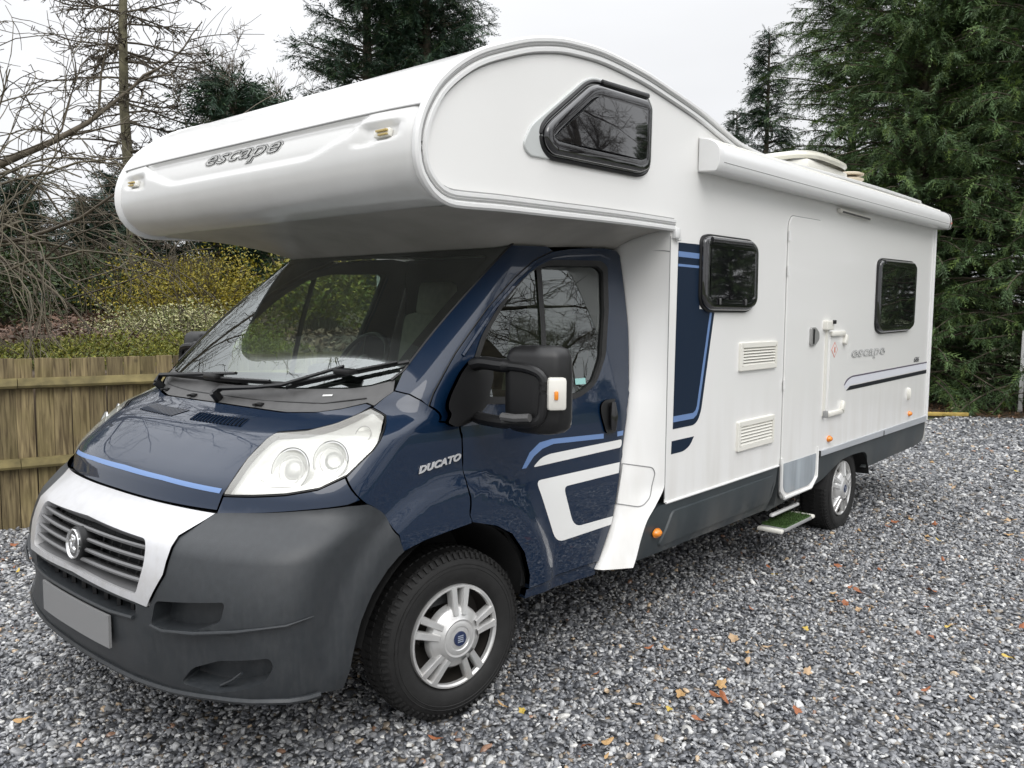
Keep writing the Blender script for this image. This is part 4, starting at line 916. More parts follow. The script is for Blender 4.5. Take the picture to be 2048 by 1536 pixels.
for nm, off, m_, lift in (('name_outline', .0062, GINK, .012), ('name_gap', .0050, WVINYL, .0135), ('name_edge', .0016, INK, .015), ('name_lettering', -.0006, WVINYL, .0165)):
    letters(nm, 'escape', .078, lambda u, v, w, L=lift: Vector((.592+(.037+v*1.05)*.38-.003-(L-.010), -.002-u*2.62, 2.320+v*1.12)), m_, luton, .0004, off, .35, 1.06)
    letters(nm, 'escape', .100, side_name(5.48, 1.352, lift-.0105, 2.75), m_, van, .0003, off*1.25, .16, 1.10)
slab('name_plaque', fillet([(4.98, 1.30), (5.95, 1.31), (6.0, 1.46), (5.03, 1.455)], .04), WHITE, van, YS, .0006)
letters('model_number', '686', .066, side_name(6.86, 1.243, .002, 1.75), INK, van, .0005, .001, .25)
def duc(u, v, w):
    x = .83+u*1.0; z = 1.068+v+.105*(x-.72)
    return Vector((x, float(skin([s_at(x, z)], [z])[0][1])-.004-w, z))
letters('model_lettering', 'DUCATO', .036, lambda u, v, w: duc(u*1.42, v, w), SILVER, van, .002, .0016, .3, 1.05)
# bonnet-side wheel arch is part of the wing; awning
AX0, AX1 = 2.575, 7.33
dz = lambda x: .017*(x-AX0)
sec = fillet([(-1.128, 2.585), (-1.19, 2.572), (-1.236, 2.545), (-1.256, 2.50), (-1.250, 2.435), (-1.235, 2.408), (-1.128, 2.415)], [0, .02, .03, .04, .015, .01, 0], 4)
case = MB().grid([[(x, y, z+dz(x)) for y, z in sec] for x in np.linspace(AX0+.05, AX1-.02, 30)], True).obj('awning', mat('white_awning_case', (.79, .79, .785), .3, coat=.3), van, sharp=30)
for (a, b) in ((AX0-.012, AX0+.05), (AX1-.02, AX1+.03)):
    ec = MB(); big = [(y-.004, z+(.004 if z > 2.5 else -.004)) for y, z in sec]; ctr = np.mean(np.array(big), 0)
    R0 = [(a+.012, ctr[0]+(y-ctr[0])*.93, ctr[1]+(z-ctr[1])*.93+dz(a)) for y, z in big]; R1 = [(a+.02, y, z+dz(a)) for y, z in big]; R2 = [(b, y, z+dz(b)) for y, z in big]
    if a > 5: R0, R1, R2 = [(b, y, z) for (_, y, z) in R0], [(b-.008, y, z) for (_, y, z) in R1], [(a, y, z) for (_, y, z) in R2]
    ec.grid([R0, R1, R2], True); ec.add(R0, [tuple(range(len(R0)))]); ec.obj('awning_end_cap', ALU, case, sharp=35)
MB().tube([(x, -1.2505, 2.455+dz(x)) for x in np.linspace(AX0+.06, AX1-.03, 12)], .003, 5).obj('awning_lip', GROOVE, case)
MB().tube([(x, -1.16, 2.582+dz(x)) for x in np.linspace(AX0+.06, AX1-.03, 12)], .008, 5).obj('awning_rail', CREAM, case)
MB().box((7.315, -1.262, 2.54), (.012, .004, .014)).box((7.335, -1.262, 2.545), (.010, .004, .012)).obj('awning_mark', mat('red_line', (.62, .22, .17)), case)
al = MB().box((4.98, YS-.016, 2.414), (.68, .030, .030), bev=.010).obj('awning_light', CREAM, van)
MB().box((4.98, YS-.03, 2.405), (.60, .008, .014), bev=.003).obj('light_lens', GREYL, al)
# on the roof
rl = MB().box((4.68, -.82, 2.705), (.78, .46, .07), bev=.02).obj('roof_light', CREAM, van)
rows = []
for (k, z) in ((.95, 2.745), (1.0, 2.765), (.99, 2.783), (.88, 2.803), (.55, 2.818), (.02, 2.823)):
    rows.append([(4.68+k*.43*np.sign(math.cos(a))*abs(math.cos(a))**.5, -.82+k*.27*np.sign(math.sin(a))*abs(math.sin(a))**.5, z) for a in np.linspace(0, 2*math.pi, 40, endpoint=False)])
MB().grid(rows, True).obj('roof_light_dome', mat('cream_dome', (.70, .68, .58), .25, coat=.4), rl)
ch = MB().lathe([(0, .06), (.13, .06)], Matrix.Translation((5.80, -.80, 2.69)), 20).obj('flue', CREAM, van)
for z in (2.785, 2.828): MB().lathe([(0, .07), (.006, .125), (.018, .128), (.028, .10), (.032, .001)], Matrix.Translation((5.80, -.80, z)), 24).obj('flue_cowl', mat('weathered_cream', (.58, .50, .38), .5), ch)
# step under the door with a square of artificial turf
stp = MB().box((4.02, -1.10, .268), (.46, .17, .025), bev=.006).obj('entry_step', mat('step_alloy', (.42, .42, .42), .4, metal=.4), van)
for x in (3.75, 4.29): MB().box((x, -1.10, .268), (.05, .17, .026), bev=.010).obj('step_end', CREAM, stp)
MB().box((4.02, -1.10, .284), (.44, .16, .008)).obj('turf_mat', mat('green_turf', (.035, .075, .014), .9, noise=(60, .5)), stp)
tb = []; tf = []
for k in range(1500):
    x, y = random.uniform(3.80, 4.24), random.uniform(-1.18, -1.02); a = random.uniform(0, 6.28); h = random.uniform(.012, .022); n = len(tb)
    tb += [(x, y, 0.287), (x+.004*math.cos(a), y+.004*math.sin(a), 0.287), (x+random.uniform(-.008, .008), y+random.uniform(-.008, .008), 0.287+h)]; tf.append((n, n+1, n+2))
tag(mesh_obj('turf_pile', tb, tf, MATS['green_turf'], stp, False), kind='stuff')
MB().box((4.05, -1.07, .345), (.46, .025, .022), bev=.006).obj('step_bar', ALU, stp)
for x in (3.82, 4.24): MB().tube([(x, -1.02, .27), (x, -.80, .44)], .018, 6).obj('step_arm', UNDER, stp)
# ================================================================== THE PLACE
def wood_extra(t, b, tcn):
    oi = t.nodes.new('ShaderNodeObjectInfo'); sp = t.nodes.new('ShaderNodeSeparateXYZ'); t.links.new(tcn.outputs['Object'], sp.inputs[0])
    # grain
    ad = t.nodes.new('ShaderNodeVectorMath'); ad.operation = 'ADD'; cb = t.nodes.new('ShaderNodeCombineXYZ')
    m10 = t.nodes.new('ShaderNodeMath'); m10.operation = 'MULTIPLY'; m10.inputs[1].default_value = 37; t.links.new(oi.outputs['Random'], m10.inputs[0]); t.links.new(m10.outputs[0], cb.inputs[2]); t.links.new(m10.outputs[0], cb.inputs[0])
    t.links.new(tcn.outputs['Object'], ad.inputs[0]); t.links.new(cb.outputs[0], ad.inputs[1])
    mp_ = t.nodes.new('ShaderNodeMapping'); mp_.inputs['Scale'].default_value = (16, 16, 1.1); t.links.new(ad.outputs[0], mp_.inputs[0])
    n = t.nodes.new('ShaderNodeTexNoise'); n.inputs['Scale'].default_value = 3.2; n.inputs['Detail'].default_value = 6; n.inputs['Distortion'].default_value = .6; t.links.new(mp_.outputs[0], n.inputs['Vector'])
    r = t.nodes.new('ShaderNodeValToRGB'); r.color_ramp.elements[0].position = .32; r.color_ramp.elements[0].color = (.075, .052, .025, 1); r.color_ramp.elements[1].position = .70; r.color_ramp.elements[1].color = (.31, .245, .125, 1)
    t.links.new(n.outputs['Fac'], r.inputs[0])
    # green algae in drifts
    n2 = t.nodes.new('ShaderNodeTexNoise'); n2.inputs['Scale'].default_value = 2.4; n2.inputs['Detail'].default_value = 5; t.links.new(ad.outputs[0], n2.inputs['Vector'])
    k2 = t.nodes.new('ShaderNodeMapRange'); k2.inputs['From Min'].default_value = .48; k2.inputs['From Max'].default_value = .72; k2.inputs['To Max'].default_value = .6; t.links.new(n2.outputs['Fac'], k2.inputs['Value'])
    mx = t.nodes.new('ShaderNodeMix'); mx.data_type = 'RGBA'; mx.inputs[7].default_value = (.145, .122, .042, 1); t.links.new(k2.outputs[0], mx.inputs[0]); t.links.new(r.outputs[0], mx.inputs[6])
    rv = t.nodes.new('ShaderNodeMapRange'); rv.inputs['To Min'].default_value = .55; rv.inputs['To Max'].default_value = 1.2; t.links.new(oi.outputs['Random'], rv.inputs['Value'])
    sc = t.nodes.new('ShaderNodeVectorMath'); sc.operation = 'SCALE'; t.links.new(mx.outputs[2], sc.inputs[0]); t.links.new(rv.outputs[0], sc.inputs['Scale'])
    # knots
    vo = t.nodes.new('ShaderNodeTexVoronoi'); vo.inputs['Scale'].default_value = 4.5; t.links.new(ad.outputs[0], vo.inputs['Vector'])
    kn = t.nodes.new('ShaderNodeMapRange'); kn.inputs['From Min'].default_value = .03; kn.inputs['From Max'].default_value = .12; kn.inputs['To Min'].default_value = .3; t.links.new(vo.outputs['Distance'], kn.inputs['Value'])
    s2 = t.nodes.new('ShaderNodeVectorMath'); s2.operation = 'SCALE'; t.links.new(sc.outputs[0], s2.inputs[0]); t.links.new(kn.outputs[0], s2.inputs['Scale'])
    t.links.new(s2.outputs[0], b.inputs['Base Color'])
    bn = t.nodes.new('ShaderNodeBump'); bn.inputs['Strength'].default_value = .4; bn.inputs['Distance'].default_value = .004; t.links.new(n.outputs['Fac'], bn.inputs['Height']); t.links.new(bn.outputs[0], b.inputs['Normal'])
WOOD = mat('weathered_fence_wood', (.25, .2, .1), .8, extra=wood_extra)
RAILW = mat('mossy_rail_wood', (.150, .122, .050), .85, noise=(7, .55), bump=(60, .3, .004))
BARK = mat('grey_brown_bark', (.115, .095, .070), .9, noise=(8, .45))
BARKP = mat('pale_twig_bark', (.100, .086, .058), .9, noise=(5, .4))
BARKD = mat('dark_conifer_bark', (.085, .070, .050), .9, noise=(6, .4))
BARKL = mat('lichen_bark', (.15, .138, .088), .9, noise=(7, .5))
leafm = lambda n, c: mat(n, c, .55, spec=.35, attr='tint')
NEED = leafm('evergreen_foliage', (.078, .134, .054))
NEEDD = leafm('dark_fir_foliage', (.028, .058, .036))
SHRUB = leafm('shrub_foliage', (.10, .12, .04))

# ---- ground
def gravel_mat():
    m = bpy.data.materials.new('gravel'); m.use_nodes = True; t = m.node_tree; b = t.nodes['Principled BSDF']
    tcn = t.nodes.new('ShaderNodeTexCoord'); vo = t.nodes.new('ShaderNodeTexVoronoi'); vo.inputs['Scale'].default_value = 34
    t.links.new(tcn.outputs['Object'], vo.inputs['Vector'])
    sp = t.nodes.new('ShaderNodeSeparateColor'); t.links.new(vo.outputs['Color'], sp.inputs[0])
    r = t.nodes.new('ShaderNodeValToRGB'); E_ = r.color_ramp.elements; E_[0].position = 0; E_[0].color = (.05, .052, .058, 1); E_[1].position = 1; E_[1].color = (.42, .40, .36, 1)
    for p, c in ((.35, (.10, .105, .115, 1)), (.62, (.19, .19, .195, 1)), (.86, (.31, .31, .305, 1)), (.94, (.30, .22, .14, 1))):
        e_ = E_.new(p); e_.color = tuple(q*1.25 for q in c[:3])+(1,)
    t.links.new(sp.outputs[0], r.inputs[0])
    dk = t.nodes.new('ShaderNodeMapRange'); dk.inputs['From Min'].default_value = .25; dk.inputs['From Max'].default_value = .62; dk.inputs['To Min'].default_value = 1.0; dk.inputs['To Max'].default_value = .25
    t.links.new(vo.outputs['Distance'], dk.inputs['Value'])
    s = t.nodes.new('ShaderNodeVectorMath'); s.operation = 'SCALE'; t.links.new(r.outputs[0], s.inputs[0]); t.links.new(dk.outputs[0], s.inputs['Scale']); t.links.new(s.outputs[0], b.inputs['Base Color'])
    bn = t.nodes.new('ShaderNodeBump'); bn.inputs['Strength'].default_value = .9; bn.inputs['Distance'].default_value = .02; bn.invert = True
    t.links.new(vo.outputs['Distance'], bn.inputs['Height']); t.links.new(bn.outputs[0], b.inputs['Normal']); b.inputs['Roughness'].default_value = .5
    return m
GRAVEL = gravel_mat()
FD = np.array([.963, -.270]); FD /= np.linalg.norm(FD); FN = np.array([-FD[1], FD[0]]); F0 = np.array([.78, 3.63])   # fence line, direction, outward normal
fpt = lambda t, n=0.: F0+FD*t+FN*n
earth = mat('damp_earth', (.075, .055, .035), .9, noise=(1.2, .4), bump=(12, .5, .03))
grass_far = mat('rough_grass_ground', (.060, .072, .028), .95, noise=(.6, .5), bump=(8, .6, .05))
tag(MB().add([(-400, -400, -.012), (400, -400, -.012), (400, 400, -.012), (-400, 400, -.012)], [(0, 1, 2, 3)]).obj('ground', grass_far), kind='structure')
a, b = fpt(-14), fpt(12.4)
tag(MB().add([(-14, -16, 0), (12.0, -16, 0), (14.6, -2.2, 0), (14.15, -.9, 0), (13.7, .12, 0), (b[0], b[1], 0), (a[0], a[1], 0), (-20, 6, 0)], [tuple(range(8))]).obj('gravel_drive', GRAVEL), kind='structure')

# ---- gravel stones near the camera
def stone(seed):
    r = np.random.default_rng(seed); bm = bmesh.new(); bmesh.ops.create_icosphere(bm, subdivisions=2, radius=1)
    k = [(r.normal(size=3), r.uniform(.55, .95)) for _ in range(7)]
    for v in bm.verts:
        p = np.array(v.co)
        for d, h in k:
            d = d/np.linalg.norm(d); q = p@d
            if q > h: p = p-d*(q-h)*.85
        v.co = Vector(p*(1.12, .72, .50))
    me = bpy.data.meshes.new('pebble'); bm.to_mesh(me); bm.free(); me.polygons.foreach_set('use_smooth', [True]*len(me.polygons)); me.set_sharp_from_angle(angle=R(38)); return me
sm = bpy.data.materials.new('wet_pebble'); sm.use_nodes = True
t_ = sm.node_tree; b_ = t_.nodes['Principled BSDF']; at = t_.nodes.new('ShaderNodeAttribute'); at.attribute_type = 'INSTANCER'; at.attribute_name = 'tint'
tcn = t_.nodes.new('ShaderNodeTexCoord'); nn = t_.nodes.new('ShaderNodeTexNoise'); nn.inputs['Scale'].default_value = 1.6; nn.inputs['Detail'].default_value = 4; t_.links.new(tcn.outputs['Object'], nn.inputs['Vector'])
mr_ = t_.nodes.new('ShaderNodeMapRange'); mr_.inputs['From Min'].default_value = .3; mr_.inputs['From Max'].default_value = .7; mr_.inputs['To Min'].default_value = .75; mr_.inputs['To Max'].default_value = 1.2; t_.links.new(nn.outputs['Fac'], mr_.inputs['Value'])
vs = t_.nodes.new('ShaderNodeVectorMath'); vs.operation = 'SCALE'; t_.links.new(at.outputs['Color'], vs.inputs[0]); t_.links.new(mr_.outputs[0], vs.inputs['Scale']); t_.links.new(vs.outputs[0], b_.inputs['Base Color'])
b_.inputs['Roughness'].default_value = .30; b_.inputs['Specular IOR Level'].default_value = .8
sc_col = bpy.data.collections.new('pebble_shapes')
for k in range(7):
    me = stone(100+k); me.materials.append(sm); o = bpy.data.objects.new('pebble', me); sc_col.objects.link(o)
def ring(r0, r1, dens, s0, s1, b0=-2, b1=92):
    A = .5*(r1*r1-r0*r0)*R(b1-b0); n = int(A*dens); r = np.sqrt(rng.uniform(r0*r0, r1*r1, n)); a = R(b0)+rng.uniform(0, 1, n)*R(b1-b0)
    P = np.stack([-1.3727+r*np.cos(a), -3.2526+r*np.sin(a), rng.uniform(-.004, .010, n)], 1); S = rng.lognormal(0, .28, n)*rng.uniform(s0, s1, n)
    return P, S
parts_ = [ring(1.0, 5.2, 3300, .0088, .0142, -28, 108), ring(5.2, 7.5, 2300, .0100, .0155, -14, 98), ring(7.5, 11.5, 1000, .015, .021), ring(11.5, 17.5, 480, .021, .028)]
P = np.concatenate([p for p, s in parts_]); S = np.concatenate([s for p, s in parts_])
fn = (P[:, :2]-F0)@FN; keep = (fn < -.02) & ~((P[:, 0] > .9) & (P[:, 0] < 6.9) & (P[:, 1] > -.25) & (P[:, 1] < 1.1))
hx_ = np.interp(P[:, 1], [-16, -2.2, -.9, .12, 3], [12, 14.6, 14.15, 13.7, 12.9]); keep &= P[:, 0] < hx_
for (cx, cy, rr) in ((.97, -.86, .05),): keep &= ~((np.abs(P[:, 0]-cx) < .10) & (np.abs(P[:, 1]-cy) < .10))
P, S = P[keep], S[keep]; n = len(P)
pal = 1.36*np.array([(.055, .058, .065), (.078, .082, .090), (.108, .111, .118), (.174, .176, .181), (.25, .253, .255), (.335, .335, .33), (.41, .405, .385), (.17, .145, .115), (.34, .255, .165), (.20, .115, .075)])
pk = rng.choice(len(pal), n, p=[.12, .19, .21, .19, .14, .085, .03, .020, .010, .005]); tint = pal[pk]*rng.uniform(.8, 1.2, (n, 1))
pm = bpy.data.meshes.new('gravel_stones'); pm.vertices.add(n); pm.vertices.foreach_set('co', P.astype(np.float32).ravel())
def pattr(nm, ty, arr, key): a_ = pm.attributes.new(nm, ty, 'POINT'); a_.data.foreach_set(key, np.ascontiguousarray(arr, np.float32).ravel())
pattr('rot', 'FLOAT_VECTOR', np.stack([rng.normal(0, .45, n), rng.normal(0, .45, n), rng.uniform(0, 6.283, n)], 1), 'vector')
pattr('scl', 'FLOAT', S, 'value'); pattr('tint', 'FLOAT_COLOR', np.concatenate([tint, np.ones((n, 1))], 1), 'color')
po = bpy.data.objects.new('gravel_stones', pm); COL.objects.link(po); tag(po, 'loose wet grey gravel stones covering the drive', kind='stuff')
ng = bpy.data.node_groups.new('scatter_stones', 'GeometryNodeTree'); ng.interface.new_socket('Geometry', in_out='INPUT', socket_type='NodeSocketGeometry'); ng.interface.new_socket('Geometry', in_out='OUTPUT', socket_type='NodeSocketGeometry')
gi = ng.nodes.new('NodeGroupInput'); go = ng.nodes.new('NodeGroupOutput'); ip = ng.nodes.new('GeometryNodeInstanceOnPoints'); ci = ng.nodes.new('GeometryNodeCollectionInfo')
ci.inputs['Collection'].default_value = sc_col; ci.inputs['Separate Children'].default_value = True; ci.inputs['Reset Children'].default_value = True
ip.inputs['Pick Instance'].default_value = True
def named(nm, ty): q = ng.nodes.new('GeometryNodeInputNamedAttribute'); q.data_type = ty; q.inputs['Name'].default_value = nm; return q.outputs['Attribute']
ng.links.new(gi.outputs[0], ip.inputs['Points']); ng.links.new(ci.outputs[0], ip.inputs['Instance'])
ng.links.new(named('rot', 'FLOAT_VECTOR'), ip.inputs['Rotation']); ng.links.new(named('scl', 'FLOAT'), ip.inputs['Scale'])
rv_ = ng.nodes.new('FunctionNodeRandomValue'); rv_.data_type = 'INT'
[s for s in rv_.inputs if s.name == 'Min' and s.type == 'INT'][0].default_value = 0; [s for s in rv_.inputs if s.name == 'Max' and s.type == 'INT'][0].default_value = 6
ng.links.new([s for s in rv_.outputs if s.type == 'INT'][0], ip.inputs['Instance Index'])
ng.links.new(ip.outputs[0], go.inputs[0]); md = po.modifiers.new('scatter', 'NODES'); md.node_group = ng

# ---- fence
fence = thing('fence', 'weathered closeboard timber fence with green algae along the drive', 'fence', (F0[0], F0[1], 0))
fence.rotation_euler = (0, 0, math.atan2(FD[1], FD[0]))
bmesh_ = []
for k in range(5):
    r = random.Random(k); mb = MB(); w0 = .118; z1 = 1.295+r.uniform(-.003, .003); lean = r.uniform(-.004, .004); cup = r.uniform(.001, .005)
    xs = [-w0/2, -w0/4, 0, w0/4, w0/2]; yy = [0, -cup, -cup*1.3, -cup, 0]
    F_ = [[(x+lean*q, y, z) for x, y in zip(xs, yy)] for q, z in ((0, -.02), (.5, .62), (1, z1))]; B_ = [[(x+lean*q, .016+.004*j, z) for j, x in enumerate(xs)] for q, z in ((0, -.02), (.5, .62), (1, z1))]
    mb.grid(F_); mb.grid([r_[::-1] for r_ in B_]); mb.grid([F_[2], B_[2]]); mb.add([F_[0][0], F_[1][0], F_[2][0], B_[0][0], B_[1][0], B_[2][0], F_[0][4], F_[1][4], F_[2][4], B_[0][4], B_[1][4], B_[2][4]], [(0, 3, 4, 1), (1, 4, 5, 2), (6, 7, 10, 9), (7, 8, 11, 10)])
    me = bpy.data.meshes.new('board'); me.from_pydata(mb.v, [], mb.f); me.materials.append(WOOD); bmesh_.append(me)
for k in range(94):
    o = bpy.data.objects.new('board', random.choice(bmesh_)); COL.objects.link(o); o.parent = fence
    o.location = (-2.2+k*.1245, random.uniform(-.004, .004), random.uniform(-.005, .004)); o.rotation_euler = (0, random.uniform(-.006, .006), random.uniform(-.03, .03))
for z in (1.095, .485):
    for x0 in (-2.3, .12, 2.54, 4.96, 7.38):
        MB().add([(x0+q*2.415, y, z+dz) for q in (0, 1) for y, dz in ((-.002, -.03), (-.002, .055), (-.030, .050), (-.062, .0), (-.056, -.018))], [(0, 1, 6, 5), (1, 2, 7, 6), (2, 3, 8, 7), (3, 4, 9, 8), (4, 0, 5, 9), (0, 4, 3, 2, 1), (5, 6, 7, 8, 9)]).obj('rail', RAILW, fence, False)
for x in (-2.32, .10+2.42*1, .10+2.42*2, .10+2.42*3, 9.8):
    MB().box((x, .06, .62), (.09, .09, 1.30), bev=.006).obj('post', RAILW, fence)

# ---- bank behind the fence
nb, mb_ = 60, 26; G = []
hz = lambda t, n: 1.10+.22*sstep(.5, 3.5, n)+.30*sstep(3.5, 10, n)+.05*math.sin(t*1.3)+.04*math.sin(t*3.1+n*2)
for i in range(nb):
    t = -14+i*(24.)/(nb-1); row = []
    for j in range(mb_):
        n_b = .06+(j/(mb_-1))**1.6*26; p = fpt(t, n_b); e_ = sstep(10, 7.5, t)*sstep(27, 14, n_b); row.append((p[0], p[1], -.02+(hz(t, n_b)+.02)*e_ if n_b > .1 else -.02))
    G.append(row)
tag(MB().grid(G).obj('bank', earth, sharp=None), kind='structure')

# ---- vegetation builders
def tubes(P, r, n=3):
    """P (N,k,3) centre lines, r (N,k) radii -> vertices and quads"""
    N, k, _ = P.shape; T = np.gradient(P, axis=1); T /= np.linalg.norm(T, axis=2, keepdims=True)+1e-9
    ref = np.where(np.abs(T[..., 2:3]) > .9, np.array([1., 0, 0]), np.array([0, 0, 1.])); A = np.cross(T, ref); A /= np.linalg.norm(A, axis=2, keepdims=True)+1e-9; B = np.cross(T, A)
    q = np.arange(n)*2*np.pi/n
    V = P[:, :, None]+(A[:, :, None]*np.cos(q)[None, None, :, None]+B[:, :, None]*np.sin(q)[None, None, :, None])*r[:, :, None, None]
    b = (np.arange(N)*k*n)[:, None, None]; i = (np.arange(k-1)*n)[None, :, None]; j = np.arange(n)[None, None]; j2 = (j+1) % n
    F = np.stack([b+i+j, b+i+j2, b+i+n+j2, b+i+n+j], -1)
    return V.reshape(-1, 3), F.reshape(-1, 4)
def join(parts):
    V = []; F = []; o = 0
    for v, f in parts: V.append(v); F.append(f+o); o += len(v)
    return np.concatenate(V), np.concatenate(F)
def grow(start, dirs, lens, k, r, wob, grav):
    """N curved shoots: start (N,3), unit dirs (N,3), lengths (N,); returns (N,k,3)"""
    N = len(start); P = np.empty((N, k, 3)); P[:, 0] = start; d = dirs.copy(); st = (lens/(k-1))[:, None]
    for i in range(1, k):
        d = d+r.normal(0, wob, (N, 3))+np.array([0, 0, grav]); d /= np.linalg.norm(d, axis=1)[:, None]; P[:, i] = P[:, i-1]+d*st
    return P
def kids(P, per, r, spread, up=0., f0=.25, f1=1.):
    """start points and directions of side shoots along the parents"""
    N, k, _ = P.shape; q = r.uniform(f0, f1, (N, per))*(k-1); i = np.minimum(q.astype(int), k-2); f = (q-i)[..., None]; idx = np.arange(N)[:, None]
    S = P[idx, i]*(1-f)+P[idx, i+1]*f; T = P[idx, i+1]-P[idx, i]; T /= np.linalg.norm(T, axis=2, keepdims=True)+1e-9
    D = T+r.normal(0, spread, T.shape)+np.array([0, 0, up]); D /= np.linalg.norm(D, axis=2, keepdims=True)
    return S.reshape(-1, 3), D.reshape(-1, 3), np.repeat(np.arange(N), per)
def bare_tree(name, label, base, H, seed, m, trunk_r=.14, lean=(0, 0, 1), fork=.3, l1=9, wob=.10, up=.15, fine=1.0, grav=0., cat='tree', scale_len=.55, twig=.006):
    r = np.random.default_rng(seed); root = thing(name, label, cat, base)
    d0 = np.array([lean], float); d0 /= np.linalg.norm(d0); T = grow(np.zeros((1, 3))+[0, 0, -.3], d0, np.array([H*.8]), 9, r, .05, .02)
    v, f = tubes(T, np.linspace(trunk_r, trunk_r*.35, 9)[None], 8); fast_mesh('trunk', v, f, m, root, True)
    S, D, _ = kids(T, l1, r, .75, up, fork, 1.); L = H*scale_len*r.uniform(.55, 1, len(S)); A = grow(S, D, L, 9, r, wob, .03+grav*.5)
    out = [tubes(A, np.linspace(trunk_r*.42, .012, 9)[None].repeat(len(A), 0), 5)]
    S, D, p = kids(A, 7, r, .55, up*.5, .15); B = grow(S, D, L[p]*r.uniform(.3, .6, len(S)), 7, r, wob*1.3, .02+grav); out.append(tubes(B, np.linspace(.022, .008, 7)[None].repeat(len(B), 0), 4)); Lb = L[p]*.45
    S, D, p2 = kids(B, int(7*fine), r, .6, 0, .1); C = grow(S, D, Lb[p2]*r.uniform(.3, .7, len(S)), 6, r, wob*1.5, grav*1.3); out.append(tubes(C, np.linspace(.011, .005, 6)[None].repeat(len(C), 0), 3)); Lc = Lb[p2]*.5
    S, D, p3 = kids(C, int(5*fine), r, .6, 0, .1); E_ = grow(S, D, np.maximum(.15, Lc[p3]*r.uniform(.4, .8, len(S))), 4, r, wob*1.5, grav*1.5); out.append(tubes(E_, np.linspace(twig, twig*.55, 4)[None].repeat(len(E_), 0), 3))
    v, f = join(out); fast_mesh('branches', v, f, m, root, False)
    return root
def spray(pairs=7, wid=.10, hang=.35, leaf=.30, seed=0):
    """uneven conifer frond along +X, unit length: leaflets as slim triangles"""
    V = []; F = []; q = np.random.default_rng(900+seed)
    for i in range(pairs):
        x = .06+.90*i/(pairs-1)+q.uniform(-.04, .04); l = leaf*(1-.72*abs(x-.35)/.65)*q.uniform(.55, 1.35)
        for s in (-1, 1):
            z = -hang*x*x+q.uniform(-.06, .06); n = len(V); k = q.uniform(.4, .8); V += [(x-wid*.4, 0, z), (x+wid*.4, 0, z-.01), (x+l*.75, s*l*k, z-.25*l+q.uniform(-.08, .05))]; F.append((n, n+1, n+2))
            if q.uniform() < .55: n = len(V); V += [(x-wid*.30+l*.30, s*l*.20, z-.03), (x+wid*.30+l*.30, s*l*.24, z-.035), (x+l*1.05, s*l*q.uniform(.1, .5), z-.3*l)]; F.append((n, n+1, n+2))
    n = len(V); V += [(0, -.02, 0), (0, .02, 0), (1.05, 0, -hang*1.15)]; F.append((n, n+1, n+2))
    return np.array(V), np.array(F)
def place(tv, tf, pos, fx, size, r, roll=.6):
    """copies of a frond at pos (N,3), pointing along fx (N,3)"""
    N = len(pos); X = fx/np.linalg.norm(fx, axis=1)[:, None]; Z = np.array([0, 0, 1.])+r.normal(0, roll*.5, (N, 3)); Y = np.cross(Z, X); Y /= np.linalg.norm(Y, axis=1)[:, None]+1e-9; Z = np.cross(X, Y)
    M = np.stack([X, Y, Z], 1)*size[:, None, None]; V = pos[:, None]+np.einsum('vk,nkj->nvj', tv, M); F = tf[None]+(np.arange(N)*len(tv))[:, None, None]
    return V.reshape(-1, 3), F.reshape(-1, 3)
def conifer_mesh(seed, H, rad, nb, z0, per, size, droop, shape=.8, hang=.35, tintfn=None, tip=(1.75, 1.5, .75), pairs=6, wid=.13):
    r = np.random.default_rng(seed); h = z0+(H-z0)*r.uniform(0, 1, nb)**.9; az = r.uniform(0, 6.283, nb); q = (h-z0)/(H-z0)
    L = rad*np.maximum(.06, (1-q))**shape*r.uniform(.6, 1.12, nb)+.15
    D = np.stack([np.cos(az), np.sin(az), .25+.5*q-.1], 1); D /= np.linalg.norm(D, axis=1)[:, None]
    B = grow(np.stack([0*h, 0*h, h], 1), D, L, 7, r, .07, -droop); vb, fb = tubes(B, np.linspace(.035, .008, 7)[None]*(.5+.5*(1-q))[:, None], 4)
    S, T, p = kids(B, per, r, .45, -.05, .18, 1.02); keep = r.uniform(0, 1, len(S)) < np.clip(L[p]/rad*1.25+.12, 0, 1); S, T, p = S[keep], T[keep], p[keep]
    T[:, 2] -= .18; sz = size*r.uniform(.5, 1.5, len(S)); var = r.integers(0, 4, len(S)); T = T+r.normal(0, .22, T.shape)
    tn = r.uniform(.55, 1.25, (len(S), 1))*np.array([[1, 1, 1]])+r.uniform(0, 1, (len(S), 1))**3*(np.array([tip])-1)*.8
    cl = .75+.5*r.uniform(0, 1, nb)[p][:, None]
    tn = tn*cl; vs_ = []; ts_ = []
    for k in range(4):
        m_ = var == k; tv, tf = spray(pairs, wid, hang, .32, k); vs_.append(place(tv, tf, S[m_], T[m_], sz[m_], r, 1.1)); ts_.append(np.repeat(tn[m_], len(tv), 0))
    v, f = join(vs_)
    return vb, fb, v, f, np.concatenate(ts_)
